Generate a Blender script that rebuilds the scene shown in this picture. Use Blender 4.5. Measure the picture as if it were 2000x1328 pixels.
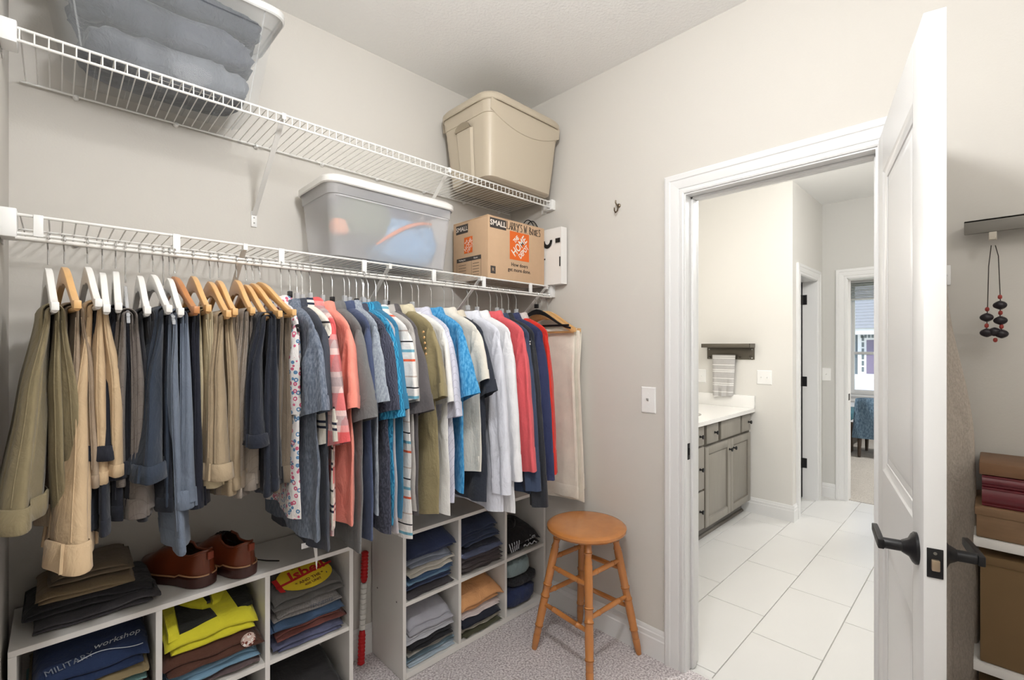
import bpy, bmesh, math, random
from mathutils import Vector, Matrix, noise
PI = math.pi
for o in list(bpy.data.objects): bpy.data.objects.remove(o)
SC = bpy.context.scene
COL = SC.collection
# ---------------------------------------------------------------- camera
FPX, HOR, YAW, CAMH = 915.0, 677.0, math.radians(45.75), 1.39
cd = bpy.data.cameras.new('camera'); cam = bpy.data.objects.new('camera', cd); COL.objects.link(cam)
cam.location = (0, 0, CAMH); cam.rotation_euler = (PI/2, 0, YAW - PI/2)
cd.sensor_width = 36; cd.lens = FPX/2000*36; cd.shift_y = (HOR - 664)/2000; cd.clip_start = 0.02; cd.clip_end = 300
SC.camera = cam
# ---------------------------------------------------------------- sky, exposure
SC.view_settings.view_transform = 'Standard'; SC.view_settings.look = 'None'
SC.view_settings.gamma = 1; SC.view_settings.use_curve_mapping = False
SC.view_settings.exposure = 0.12
W = bpy.data.worlds.new('sky'); SC.world = W; W.use_nodes = True
nt = W.node_tree; nt.nodes.clear()
sk = nt.nodes.new('ShaderNodeTexSky'); sk.sky_type = 'NISHITA'; sk.sun_disc = False
sk.sun_elevation = math.radians(42); sk.sun_rotation = math.radians(200); sk.altitude = 200
bg = nt.nodes.new('ShaderNodeBackground'); bg.inputs[1].default_value = 0.35
wo = nt.nodes.new('ShaderNodeOutputWorld')
nt.links.new(sk.outputs[0], bg.inputs[0]); nt.links.new(bg.outputs[0], wo.inputs[0])
sl = bpy.data.lights.new('sun', 'SUN'); so = bpy.data.objects.new('sun', sl); COL.objects.link(so)
sl.energy = 3.2; sl.angle = math.radians(1.5); sl.color = (1, .96, .9)
so.rotation_euler = (math.radians(48), 0, math.radians(-65)); so.location = (12, 0, 20)
LAMP = (0.54, 0.46, 2.42)          # ceiling lamp of the closet (its reflection shows in the clear bin)
LAMP_W, FILL_W, BATH_W, VAN_W, BED_W = 40, 9, 46, 11, 80
# ---------------------------------------------------------------- pixel helpers (2000 x 1328 frame)
FW = Vector((math.cos(YAW), math.sin(YAW), 0)); RT = Vector((math.sin(YAW), -math.cos(YAW), 0)); CP = Vector((0, 0, CAMH))
def ray(x, y): return FW + RT*((x-1000)/FPX) + Vector((0, 0, (HOR-y)/FPX))
def onX(x, y, X): d = ray(x, y); return CP + d*(X/d.x)
def onY(x, y, Y): d = ray(x, y); return CP + d*(Y/d.y)
def onZ(x, y, Z): d = ray(x, y); return CP + d*((Z-CAMH)/d.z)
# ---------------------------------------------------------------- materials
def lin(c): return tuple((v/255/12.92 if v/255 <= .04045 else ((v/255+.055)/1.055)**2.4) for v in c)
MATS = {}
def newmat(name):
    m = bpy.data.materials.new(name); m.use_nodes = True; n = m.node_tree; n.nodes.clear()
    out = n.nodes.new('ShaderNodeOutputMaterial'); b = n.nodes.new('ShaderNodeBsdfPrincipled')
    n.links.new(b.outputs[0], out.inputs[0]); MATS[name] = m
    return m, n, b, out
def nd(n, t, **kw):
    x = n.nodes.new(t)
    for k, v in kw.items():
        if k.startswith('i'): x.inputs[int(k[1:])].default_value = v
        else: setattr(x, k, v)
    return x
def lk(n, a, b): n.links.new(a, b)
def mixc(n, fac, a, b, mode='MIX'):
    m = n.nodes.new('ShaderNodeMix'); m.data_type = 'RGBA'; m.blend_type = mode
    for s, v in ((0, fac), (6, a), (7, b)):
        if hasattr(v, 'links') or hasattr(v, 'is_linked'): lk(n, v, m.inputs[s])
        else: m.inputs[s].default_value = (v if s == 0 else (*v, 1))
    return m.outputs[2]
def pm(name, rgb, rough=.5, metal=0, spec=.5, var=0, vscale=8, bump=0, bscale=60, coat=0, trans=0, ior=1.45, emit=None, est=0, detail=4):
    if name in MATS: return MATS[name]
    m, n, b, out = newmat(name); c = lin(rgb)
    b.inputs['Base Color'].default_value = (*c, 1); b.inputs['Roughness'].default_value = rough
    b.inputs['Metallic'].default_value = metal; b.inputs['Specular IOR Level'].default_value = spec
    b.inputs['Coat Weight'].default_value = coat; b.inputs['Transmission Weight'].default_value = trans; b.inputs['IOR'].default_value = ior
    tc = nd(n, 'ShaderNodeTexCoord')
    if var:
        t = nd(n, 'ShaderNodeTexNoise'); t.inputs['Scale'].default_value = vscale; t.inputs['Detail'].default_value = detail
        lk(n, tc.outputs['Object'], t.inputs['Vector'])
        lk(n, mixc(n, t.outputs[0], tuple(v*(1-var) for v in c), tuple(min(1, v*(1+var)) for v in c)), b.inputs['Base Color'])
    if bump:
        t = nd(n, 'ShaderNodeTexNoise'); t.inputs['Scale'].default_value = bscale; t.inputs['Detail'].default_value = 3
        lk(n, tc.outputs['Object'], t.inputs['Vector'])
        bp = nd(n, 'ShaderNodeBump'); bp.inputs['Strength'].default_value = bump; bp.inputs['Distance'].default_value = .004
        lk(n, t.outputs[0], bp.inputs['Height']); lk(n, bp.outputs[0], b.inputs['Normal'])
    if emit: b.inputs['Emission Color'].default_value = (*lin(emit), 1); b.inputs['Emission Strength'].default_value = est
    return m
def wood(name, rgb, rough=.35, scale=(3, 3, 30), var=.25, coat=.1):
    if name in MATS: return MATS[name]
    m, n, b, out = newmat(name); c = lin(rgb)
    tc = nd(n, 'ShaderNodeTexCoord'); mp = nd(n, 'ShaderNodeMapping'); mp.inputs['Scale'].default_value = scale
    t = nd(n, 'ShaderNodeTexNoise'); t.inputs['Scale'].default_value = 3; t.inputs['Detail'].default_value = 5; t.inputs['Distortion'].default_value = .6
    lk(n, tc.outputs['Object'], mp.inputs[0]); lk(n, mp.outputs[0], t.inputs['Vector'])
    lk(n, mixc(n, t.outputs[0], tuple(v*(1-var) for v in c), tuple(min(1, v*(1+var)) for v in c)), b.inputs['Base Color'])
    b.inputs['Roughness'].default_value = rough; b.inputs['Coat Weight'].default_value = coat
    return m
def fab(name, rgb, kind='plain', rgb2=None, rgb3=None, s=1.0, rough=.92, wr=.5):
    """woven cloth: colour, weave, wrinkle relief; kind gives the print that is dyed into it"""
    if name in MATS: return MATS[name]
    m, n, b, out = newmat(name); c = lin(rgb); c2 = lin(rgb2) if rgb2 else c; c3 = lin(rgb3) if rgb3 else c2
    tc = nd(n, 'ShaderNodeTexCoord'); OB = tc.outputs['Object']
    sx = nd(n, 'ShaderNodeSeparateXYZ'); lk(n, OB, sx.inputs[0])
    def math_(op, a, bv=None):
        x = nd(n, 'ShaderNodeMath', operation=op)
        for i, v in enumerate((a, bv)):
            if v is None: continue
            if hasattr(v, 'is_linked'): lk(n, v, x.inputs[i])
            else: x.inputs[i].default_value = v
        return x.outputs[0]
    def band(src, period, lo, hi, ph=0.0):
        f = math_('FRACT', math_('ADD', math_('DIVIDE', src, period), ph))
        return math_('MULTIPLY', math_('GREATER_THAN', f, lo), math_('LESS_THAN', f, hi))
    no = nd(n, 'ShaderNodeTexNoise'); no.inputs['Scale'].default_value = 220*s if kind == 'heather' else 14
    no.inputs['Detail'].default_value = 3
    if kind == 'heather':
        mp = nd(n, 'ShaderNodeMapping'); mp.inputs['Scale'].default_value = (1, 1, .35); lk(n, OB, mp.inputs[0]); lk(n, mp.outputs[0], no.inputs['Vector'])
    else: lk(n, OB, no.inputs['Vector'])
    base = mixc(n, no.outputs[0], tuple(v*.84 for v in c), tuple(min(1, v*1.14) for v in c))
    Y, Z = sx.outputs[1], sx.outputs[2]
    if kind == 'heather':
        rp = nd(n, 'ShaderNodeMapRange'); rp.inputs[1].default_value = .38; rp.inputs[2].default_value = .64; lk(n, no.outputs[0], rp.inputs[0])
        base = mixc(n, rp.outputs[0], c, c2)
    elif kind == 'stripes':
        base = mixc(n, band(Z, .13*s, 0, .06), base, c2)
        base = mixc(n, band(Z, .13*s, .13, .19), base, c2)
        base = mixc(n, band(Z, .13*s, .5, .55), base, c3)
    elif kind == 'multistripe':
        base = mixc(n, band(Z, .16, 0, .05), base, c2)
        base = mixc(n, band(Z, .16, .2, .26), base, c3)
        base = mixc(n, band(Z, .16, .42, .45), base, lin((30, 30, 36)))
        base = mixc(n, band(Z, .16, .66, .69), base, lin((196, 178, 168)))
    elif kind == 'plaid':
        base = mixc(n, mixf(n, band(Z, .115, 0, .45), .75), base, c2)
        base = mixc(n, mixf(n, band(Y, .115, 0, .45), .55), base, c2)
        base = mixc(n, mixf(n, band(Z, .115, .62, .86), .55), base, c3)
        base = mixc(n, mixf(n, band(Y, .115, .62, .86), .45), base, c3)
    elif kind == 'finecheck':
        base = mixc(n, mixf(n, band(Z, .03, 0, .12), .5), base, c2)
        base = mixc(n, mixf(n, band(Y, .03, 0, .12), .5), base, c2)
    elif kind == 'pinlines':
        d = math_('ADD', math_('MULTIPLY', Y, 1.6), Z)
        base = mixc(n, mixf(n, band(d, .034, 0, .05), .7), base, c2)
    elif kind == 'print':
        v = nd(n, 'ShaderNodeTexVoronoi'); v.inputs['Scale'].default_value = 34*s; lk(n, OB, v.inputs['Vector'])
        a = math_('LESS_THAN', v.outputs['Distance'], .42)
        sc = nd(n, 'ShaderNodeSeparateColor'); lk(n, v.outputs['Color'], sc.inputs[0])
        base = mixc(n, a, base, mixc(n, math_('GREATER_THAN', sc.outputs[0], .5), c2, c3))
        base = mixc(n, math_('LESS_THAN', v.outputs['Distance'], .2), base, c)
    elif kind == 'wavy':
        v = nd(n, 'ShaderNodeTexWave'); v.inputs['Scale'].default_value = 28*s; v.inputs['Distortion'].default_value = 9; v.inputs['Detail'].default_value = 1
        lk(n, OB, v.inputs['Vector']); base = mixc(n, math_('GREATER_THAN', v.outputs[1], .62), base, c2)
    elif kind == 'denim':
        w = nd(n, 'ShaderNodeTexNoise'); w.inputs['Scale'].default_value = 5; w.inputs['Detail'].default_value = 2; lk(n, OB, w.inputs['Vector'])
        mp = nd(n, 'ShaderNodeMapping'); mp.inputs['Scale'].default_value = (900, 900, 60); lk(n, OB, mp.inputs[0])
        w2 = nd(n, 'ShaderNodeTexNoise'); w2.inputs['Scale'].default_value = 1; lk(n, mp.outputs[0], w2.inputs['Vector'])
        rp = nd(n, 'ShaderNodeMapRange'); rp.inputs[1].default_value = .42; rp.inputs[2].default_value = .68; lk(n, w.outputs[0], rp.inputs[0])
        base = mixc(n, rp.outputs[0], base, c2); base = mixc(n, mixf(n, w2.outputs[0], .35), base, c3)
    lk(n, base, b.inputs['Base Color'])
    b.inputs['Roughness'].default_value = rough; b.inputs['Specular IOR Level'].default_value = .25
    b.inputs['Sheen Weight'].default_value = .12; b.inputs['Sheen Roughness'].default_value = .5
    mp = nd(n, 'ShaderNodeMapping'); mp.inputs['Scale'].default_value = (1, 1, .55); lk(n, OB, mp.inputs[0])
    w1 = nd(n, 'ShaderNodeTexNoise'); w1.inputs['Scale'].default_value = 17; w1.inputs['Detail'].default_value = 4; w1.inputs['Roughness'].default_value = .6; w1.inputs['Distortion'].default_value = .5; lk(n, mp.outputs[0], w1.inputs['Vector'])
    w2 = nd(n, 'ShaderNodeTexNoise'); w2.inputs['Scale'].default_value = 700; w2.inputs['Detail'].default_value = 1; lk(n, OB, w2.inputs['Vector'])
    b1 = nd(n, 'ShaderNodeBump'); b1.inputs['Strength'].default_value = wr; b1.inputs['Distance'].default_value = .02; lk(n, w1.outputs[0], b1.inputs['Height'])
    b2 = nd(n, 'ShaderNodeBump'); b2.inputs['Strength'].default_value = .25; b2.inputs['Distance'].default_value = .0008; lk(n, w2.outputs[0], b2.inputs['Height'])
    lk(n, b1.outputs[0], b2.inputs['Normal']); lk(n, b2.outputs[0], b.inputs['Normal'])
    return m
def mixf(n, sock, k):
    x = nd(n, 'ShaderNodeMath', operation='MULTIPLY'); lk(n, sock, x.inputs[0]); x.inputs[1].default_value = k; return x.outputs[0]
def plastic(name, rgb, clear=.7, rough=.1, blur=0.0, tint=(1, 1, 1), milky=0):
    """thin see-through plastic: part skin, part clear (or blurred) view"""
    if name in MATS: return MATS[name]
    m, n, b, out = newmat(name); b.inputs['Base Color'].default_value = (*lin(rgb), 1); b.inputs['Roughness'].default_value = rough
    if blur: t = nd(n, 'ShaderNodeBsdfRefraction'); t.inputs['Roughness'].default_value = blur; t.inputs['IOR'].default_value = 1.02
    else: t = nd(n, 'ShaderNodeBsdfTransparent')
    t.inputs['Color'].default_value = (*tint, 1)
    mx = nd(n, 'ShaderNodeMixShader'); mx.inputs[0].default_value = clear
    skin = b.outputs[0]
    if milky:
        tr = nd(n, 'ShaderNodeBsdfTranslucent'); tr.inputs['Color'].default_value = (*lin(rgb), 1); m2 = nd(n, 'ShaderNodeMixShader'); m2.inputs[0].default_value = milky
        lk(n, b.outputs[0], m2.inputs[1]); lk(n, tr.outputs[0], m2.inputs[2]); skin = m2.outputs[0]
    lk(n, skin, mx.inputs[1]); lk(n, t.outputs[0], mx.inputs[2]); lk(n, mx.outputs[0], out.inputs[0])
    return m
M = {}
M['wall'] = pm('wall_paint', (211, 207, 200), .75, spec=.3, bump=.08, bscale=180)
M['ceil'] = pm('ceiling_paint', (240, 239, 236), .85, spec=.2, bump=.5, bscale=90)
M['trim'] = pm('trim_paint', (230, 230, 229), .35, spec=.45)
M['bwall'] = pm('bathroom_paint', (222, 220, 215), .7, spec=.3, bump=.05, bscale=180)
M['white'] = pm('white_enamel', (240, 240, 238), .4)
M['wire'] = pm('white_wire_coating', (236, 235, 231), .35)
M['mela'] = pm('white_melamine', (226, 223, 218), .45, var=.02, vscale=3)
M['chrome'] = pm('chrome', (200, 200, 200), .18, metal=1)
M['steel'] = pm('brushed_steel', (140, 138, 132), .4, metal=.8)
M['black'] = pm('black_metal', (26, 26, 28), .4, metal=.2)
M['blackp'] = pm('black_plastic', (22, 22, 24), .35)
M['wood_nat'] = wood('natural_hanger_wood', (222, 176, 118), .35, (30, 3, 12), .14)
M['wood_red'] = wood('reddish_hanger_wood', (190, 128, 78), .35, (30, 3, 12), .18)
M['whitewood'] = pm('white_painted_wood', (240, 238, 234), .35)
M['clearp'] = plastic('clear_hanger_plastic', (225, 228, 232), .55, .06)
M['stool'] = wood('honey_maple', (190, 124, 66), .25, (6, 6, 1.5), .16, .4)
M['tile'] = pm('porcelain_tile', (226, 225, 222), .28, var=.03, vscale=3)
M['grout'] = pm('grout', (188, 186, 180), .9)
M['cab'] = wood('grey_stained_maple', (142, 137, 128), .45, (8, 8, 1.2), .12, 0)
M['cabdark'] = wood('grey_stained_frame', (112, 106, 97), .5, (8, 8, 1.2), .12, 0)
M['quartz'] = pm('white_quartz', (242, 241, 238), .2)
M['card'] = pm('corrugated_cardboard', (204, 172, 140), .85, var=.05, vscale=30, bump=.1, bscale=120)
M['ink'] = pm('grey_print_ink', (70, 64, 60), .8)
M['orange'] = pm('orange_print_ink', (226, 106, 38), .75)
M['paperw'] = pm('white_print_ink', (238, 228, 216), .8)
M['marker'] = pm('black_marker', (28, 26, 26), .7)
def carpet(name, a, bcol):
    m, n, b, out = newmat(name); tc = nd(n, 'ShaderNodeTexCoord')
    t = nd(n, 'ShaderNodeTexNoise'); t.inputs['Scale'].default_value = 120; t.inputs['Detail'].default_value = 5; lk(n, tc.outputs['Object'], t.inputs['Vector'])
    t2 = nd(n, 'ShaderNodeTexNoise'); t2.inputs['Scale'].default_value = 5; t2.inputs['Detail'].default_value = 3; lk(n, tc.outputs['Object'], t2.inputs['Vector'])
    rp = nd(n, 'ShaderNodeMapRange'); rp.inputs[1].default_value = .36; rp.inputs[2].default_value = .62; lk(n, t.outputs[0], rp.inputs[0])
    c = mixc(n, rp.outputs[0], lin(a), lin(bcol)); c = mixc(n, mixf(n, t2.outputs[0], .3), c, lin(tuple(v*.86 for v in a)))
    lk(n, c, b.inputs['Base Color']); b.inputs['Roughness'].default_value = 1; b.inputs['Specular IOR Level'].default_value = .05
    bp = nd(n, 'ShaderNodeBump'); bp.inputs['Strength'].default_value = .9; bp.inputs['Distance'].default_value = .008
    lk(n, t.outputs[0], bp.inputs['Height']); lk(n, bp.outputs[0], b.inputs['Normal']); return m
M['carpet'] = carpet('grey_carpet', (178, 168, 170), (252, 246, 246))
M['carpet2'] = carpet('bedroom_carpet', (186, 180, 172), (214, 208, 200))
# ---------------------------------------------------------------- mesh helpers
class MB:
    def __init__(s): s.v = []; s.f = []
    def add(s, vs, fs):
        k = len(s.v); s.v += [tuple(v) for v in vs]; s.f += [tuple(i+k for i in f) for f in fs]; return s
    def box(s, x0, x1, y0, y1, z0, z1):
        return s.add([(x0,y0,z0),(x1,y0,z0),(x1,y1,z0),(x0,y1,z0),(x0,y0,z1),(x1,y0,z1),(x1,y1,z1),(x0,y1,z1)],
                     [(0,3,2,1),(4,5,6,7),(0,1,5,4),(1,2,6,5),(2,3,7,6),(3,0,4,7)])
    def rings(s, rs, closed=True, cap0=False, cap1=False):
        n = len(rs[0]); vs = [p for r in rs for p in r]; fs = []
        for i in range(len(rs)-1):
            for j in range(n if closed else n-1):
                j2 = (j+1) % n; fs.append((i*n+j, i*n+j2, (i+1)*n+j2, (i+1)*n+j))
        if cap0: fs.append(tuple(reversed(range(n))))
        if cap1: fs.append(tuple((len(rs)-1)*n+j for j in range(n)))
        return s.add(vs, fs)
    def tube(s, pts, r, n=8, caps=True):
        pts = [Vector(p) for p in pts]; rs = []; up = None
        for i, p in enumerate(pts):
            d = (pts[min(i+1, len(pts)-1)] - pts[max(i-1, 0)]).normalized()
            if up is None:
                up = d.orthogonal().normalized()
            up = (up - d*up.dot(d)); up = up.normalized() if up.length > 1e-6 else d.orthogonal().normalized()
            w = d.cross(up); ri = r[i] if isinstance(r, (list, tuple)) else r
            rs.append([p + up*(ri*math.cos(2*PI*k/n)) + w*(ri*math.sin(2*PI*k/n)) for k in range(n)])
        return s.rings(rs, True, caps, caps)
    def lathe(s, prof, a, b, n=16):
        """profile [(t 0..1, r)] along a->b"""
        a, b = Vector(a), Vector(b); d = (b-a).normalized(); u = d.orthogonal().normalized(); w = d.cross(u); rs = []
        for t, r in prof:
            p = a.lerp(b, t); rs.append([p + u*(r*math.cos(2*PI*k/n)) + w*(r*math.sin(2*PI*k/n)) for k in range(n)])
        return s.rings(rs, True, True, True)
    def prism(s, poly, fn, h0, h1):
        """poly of 2-D points; fn(u,v,h)->xyz"""
        n = len(poly); vs = [fn(u, v, h0) for u, v in poly] + [fn(u, v, h1) for u, v in poly]
        fs = [tuple(reversed(range(n))), tuple(range(n, 2*n))] + [(i, (i+1) % n, n+(i+1) % n, n+i) for i in range(n)]
        return s.add(vs, fs)
    def mesh(s, name, mat, smooth=False, angle=40, bevel=0, seg=2):
        me = bpy.data.meshes.new(name); me.from_pydata(s.v, [], s.f)
        bm = bmesh.new(); bm.from_mesh(me)
        if bevel:
            es = [e for e in bm.edges if len(e.link_faces) == 2 and e.calc_face_angle(0) > .5]
            bmesh.ops.bevel(bm, geom=es, offset=bevel, segments=seg, profile=.5, affect='EDGES', clamp_overlap=True)
        bmesh.ops.recalc_face_normals(bm, faces=bm.faces); bm.to_mesh(me); bm.free()
        if mat: me.materials.append(mat)
        if smooth or bevel: me.shade_smooth(); me.set_sharp_from_angle(angle=math.radians(angle))
        return me
    def build(s, name, mat, parent=None, smooth=False, angle=40, bevel=0, seg=2, loc=None, rot=None):
        return place(name, s.mesh(name, mat, smooth, angle, bevel, seg), parent, loc, rot)
def place(name, me, parent=None, loc=None, rot=None):
    o = bpy.data.objects.new(name, me); COL.objects.link(o); o.parent = parent
    if loc is not None: o.location = loc
    if rot is not None: o.rotation_euler = rot
    return o
def tag(o, label, cat, group=None):
    o['label'] = label; o['category'] = cat
    if group: o['group'] = group
    return o
def thing(name, label, cat, loc=(0, 0, 0), rz=0, group=None):
    o = place(name, None, None, loc, (0, 0, rz)); return tag(o, label, cat, group)
def struct(o): o['kind'] = 'structure'; return o
def text_mesh(body, size, mat, extr=.0004, shear=0, spacing=1, offset=0):
    cu = bpy.data.curves.new('t', 'FONT'); cu.body = body; cu.size = size; cu.extrude = extr; cu.shear = shear
    cu.align_x = 'CENTER'; cu.align_y = 'CENTER'; cu.space_character = spacing; cu.offset = offset; cu.resolution_u = 2
    ob = bpy.data.objects.new('t', cu); me = bpy.data.meshes.new_from_object(ob)
    bpy.data.objects.remove(ob); me.materials.clear(); me.materials.append(mat); return me
def smooth01(t): t = max(0, min(1, t)); return t*t*(3-2*t)
def spow(c, p): return math.copysign(abs(c)**p, c)
def bez(a, b, c, t): return tuple((1-t)**2*a[i] + 2*t*(1-t)*b[i] + t*t*c[i] for i in range(len(a)))
# ================================================================ SETTING
XB, YA, XL, ZC = 1.925, 1.985, -0.097, 2.735
DY0, DY1, DZ = 0.268, 0.912, 2.037       # closet door opening
YBK = -1.35                              # closet wall behind the camera
struct(MB().box(XL-.1, XB+.03, YBK-.1, YA+.1, -.06, 0).build('floor', M['carpet']))
struct(MB().box(XL-.1, XB+.06, YBK-.1, YA+.1, ZC, ZC+.1).build('ceiling', M['ceil']))
struct(MB().box(XL-.1, 4.33, YA, YA+.1, -.06, ZC).build('wall_back', M['wall']))
struct(MB().box(XL-.1, XL, YBK-.1, YA, 0, ZC).build('wall_left', M['wall']))
struct(MB().box(XL, XB, YBK-.1, YBK, 0, ZC).build('wall_behind_camera', M['wall']))
JT = .018
w = MB().box(XB, XB+.115, DY1+JT, YA, 0, ZC).box(XB, XB+.115, YBK, DY0-JT, 0, ZC).box(XB, XB+.115, DY0-JT, DY1+JT, DZ+JT, ZC)
struct(w.build('wall_right', M['wall']))
# jamb, stop and casing of the closet doorway
dw = struct(place('door_1', None))
MB().box(XB-.004, XB+.119, DY1, DY1+JT, 0, DZ+JT).box(XB-.004, XB+.119, DY0-JT, DY0, 0, DZ+JT).box(XB-.004, XB+.119, DY0, DY1, DZ, DZ+JT).build('door_jamb', M['trim'], dw)
MB().box(XB+.042, XB+.077, DY1-.011, DY1, 0, DZ).box(XB+.042, XB+.077, DY0, DY0+.011, 0, DZ).box(XB+.042, XB+.077, DY0, DY1, DZ-.011, DZ).build('door_stop', M['trim'], dw, bevel=.002)
CPROF = [(0, 0), (0, .010), (.006, .0125), (.018, .011), (.021, .0085), (.024, .012), (.05, .016), (.058, .016), (.062, .0195), (.080, .0195), (.086, .016), (.086, 0)]
def casing(parent, x, sgn, y0, y1, zt, prof=CPROF, axis='x', name='door_casing', zb=0):
    """moulded casing round an opening y0..y1 in the plane axis=x; sgn = side the profile faces"""
    P = lambda a, z, h: (x+sgn*h, a, z) if axis == 'x' else (a, x+sgn*h, z)
    for s, yy in ((1, y1), (-1, y0)):
        m = MB(); m.rings([[P(yy+s*u, zb, h) for u, h in prof], [P(yy+s*u, zt+u, h) for u, h in prof]], True, True, True)
        m.build(name, M['trim'], parent, smooth=True, angle=25)
    m = MB(); m.rings([[P(y0-u, zt+u, h) for u, h in prof], [P(y1+u, zt+u, h) for u, h in prof]], True, True, True)
    m.build(name, M['trim'], parent, smooth=True, angle=25)
casing(dw, XB, -1, DY0-.006, DY1+.006, DZ+.006)
sp = MB().box(XB+.012, XB+.034, DY1-.0015, DY1+.004, .905, .975).build('strike_plate', M['black'], dw, bevel=.001)
MB().box(XB+.018, XB+.029, DY1-.0025, DY1-.001, .925, .955).build('strike_hole', pm('dark_hole', (14, 13, 13), .9), sp)
# baseboards
BPROF = [(0, 0), (.014, 0), (.014, .085), (.011, .09), (.011, .108), (.0075, .112), (.0065, .122), (.003, .13), (0, .13)]
def baseboard(name, p0, p1, nrm, z=0, mat=None):
    p0, p1, nrm = Vector((*p0, z)), Vector((*p1, z)), Vector((*nrm, 0))
    m = MB(); m.rings([[p + nrm*a + Vector((0, 0, b)) for a, b in BPROF] for p in (p0, p1)], True, True, True)
    return struct(m.build(name, mat or M['trim'], None, smooth=True, angle=25))
baseboard('baseboard_right', (XB, DY1+.093), (XB, YA), (-1, 0))
baseboard('baseboard_back', (XL, YA), (XB, YA), (0, -1))
baseboard('baseboard_left', (XL, YBK), (XL, YA), (1, 0))
baseboard('baseboard_right_far', (XB, YBK), (XB, DY0-.093), (-1, 0))
# ---- closet ceiling lamp (seen only as the oval glint in the clear bin), plus an added fill lamp behind the camera
for lx, ly, pw, lab in ((LAMP[0], LAMP[1], LAMP_W, 'round white ceiling lamp above the middle of the closet'), (.42, -.88, FILL_W, 'round white fill lamp added behind the camera in the closet')):
    lt = thing('ceiling_lamp', lab, 'ceiling lamp', (lx, ly, ZC))
    MB().lathe([(0, .15), (.3, .15), (.5, .147), (1, .135)], (0, 0, 0), (0, 0, -.03), 32).build('base', M['white'], lt, smooth=True)
    MB().lathe([(0, .132), (.4, .125), (.75, .095), (.93, .05), (1, .01)], (0, 0, -.165), (0, 0, -.215), 32).build('diffuser', pm('lamp_glass', (255, 250, 240), .4, emit=(255, 250, 242), est=6), lt, smooth=True)
    MB().lathe([(0, .012), (1, .012)], (0, 0, -.03), (0, 0, -.165), 12).build('stem', M['white'], lt, smooth=True)
    pl = bpy.data.lights.new('closet_lamp', 'POINT'); pl.energy = pw; pl.shadow_soft_size = .085; pl.color = (.985, .99, 1.0)
    po = bpy.data.objects.new('closet_lamp', pl); COL.objects.link(po); po.location = (lx, ly, LAMP[2])
# ---- closet door, opened into the closet
H0 = Vector((1.925, .262, 0)); L0 = Vector((1.243, .097, 0))      # face line hinge -> latch (side facing the doorway)
dv = (L0-H0); DW = dv.length; ang = math.atan2(dv.y, dv.x)
dr = thing('closet_door', 'white two-panel door standing open with black lever handles', 'door', (H0.x, H0.y, .012), ang)
T = .035   # local x along width from hinge, local y: +y = ? (rotate so face at y=0 looks to the doorway)
DH = 2.045
ST = .112
def rail(m, x0, x1, z0, z1): m.box(x0, x1, 0, T, z0, z1)
zr = [(0, .24), (.80, 1.0), (1.915, DH)]
for x0, x1 in ((0, ST), (DW-ST, DW)): MB().box(x0, x1, 0, T, 0, DH).build('stile', M['trim'], dr, bevel=.0012)
for z0, z1 in zr: MB().box(ST, DW-ST, 0, T, z0, z1).build('rail', M['trim'], dr)
for z0, z1 in ((.24, .80), (1.0, 1.915)):
    MB().box(ST, DW-ST, .010, T-.010, z0, z1).build('panel', M['trim'], dr)
    for yf, s in ((0, 1), (T, -1)):
        m = MB(); x0, x1 = ST, DW-ST
        def fr(i, dy): return [(x0+i, yf+s*dy, z0+i), (x1-i, yf+s*dy, z0+i), (x1-i, yf+s*dy, z1-i), (x0+i, yf+s*dy, z1-i)]
        m.rings([fr(0, 0), fr(.004, .002), fr(.012, .006), fr(.024, .0075), fr(.026, .0095)], True)
        m.rings([fr(.045, .0099), fr(.048, .0085), fr(.066, .0052), fr(.07, .005)], True, False, True)
        m.build('panel_moulding', M['trim'], dr, smooth=True, angle=30)
hz = .952; hx = DW-.062
for yf, s in ((0, -1), (T, 1)):
    hd = MB().lathe([(0, .033), (.2, .033), (.35, .029), (.55, .019), (1, .0125)], (hx, yf, hz), (hx, yf+s*.026, hz), 28).build('handle_rose', M['black'], dr, smooth=True)
    MB().lathe([(0, .0115), (.9, .0115), (1, .010)], (hx, yf+s*.024, hz), (hx, yf+s*.062, hz), 20).build('handle_neck', M['black'], hd, smooth=True)
    m = MB(); yb = yf+s*.056
    m.rings([[(hx+.014-u, yb+s*(0 if k in (0, 3) else .011), hz+(-wd if k < 2 else wd)) for k in range(4)] for u, wd in ((0, .010), (.02, .0115), (.06, .0115), (.1, .010), (.118, .0085))], True, True, True)
    m.build('lever', M['black'], hd, bevel=.002)
lp = MB().box(DW-.0005, DW+.0018, .005, .030, hz-.032, hz+.026).build('latch_plate', M['black'], dr, bevel=.0008)
MB().box(DW+.001, DW+.010, .011, .024, hz-.016, hz+.006).build('latch_bolt', pm('brass_latch', (190, 172, 148), .3, metal=.9), lp, bevel=.002)
MB().lathe([(0, .003), (1, .003)], (DW+.001, .0175, hz+.017), (DW+.0025, .0175, hz+.017), 12).build('screw', M['steel'], lp)
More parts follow.
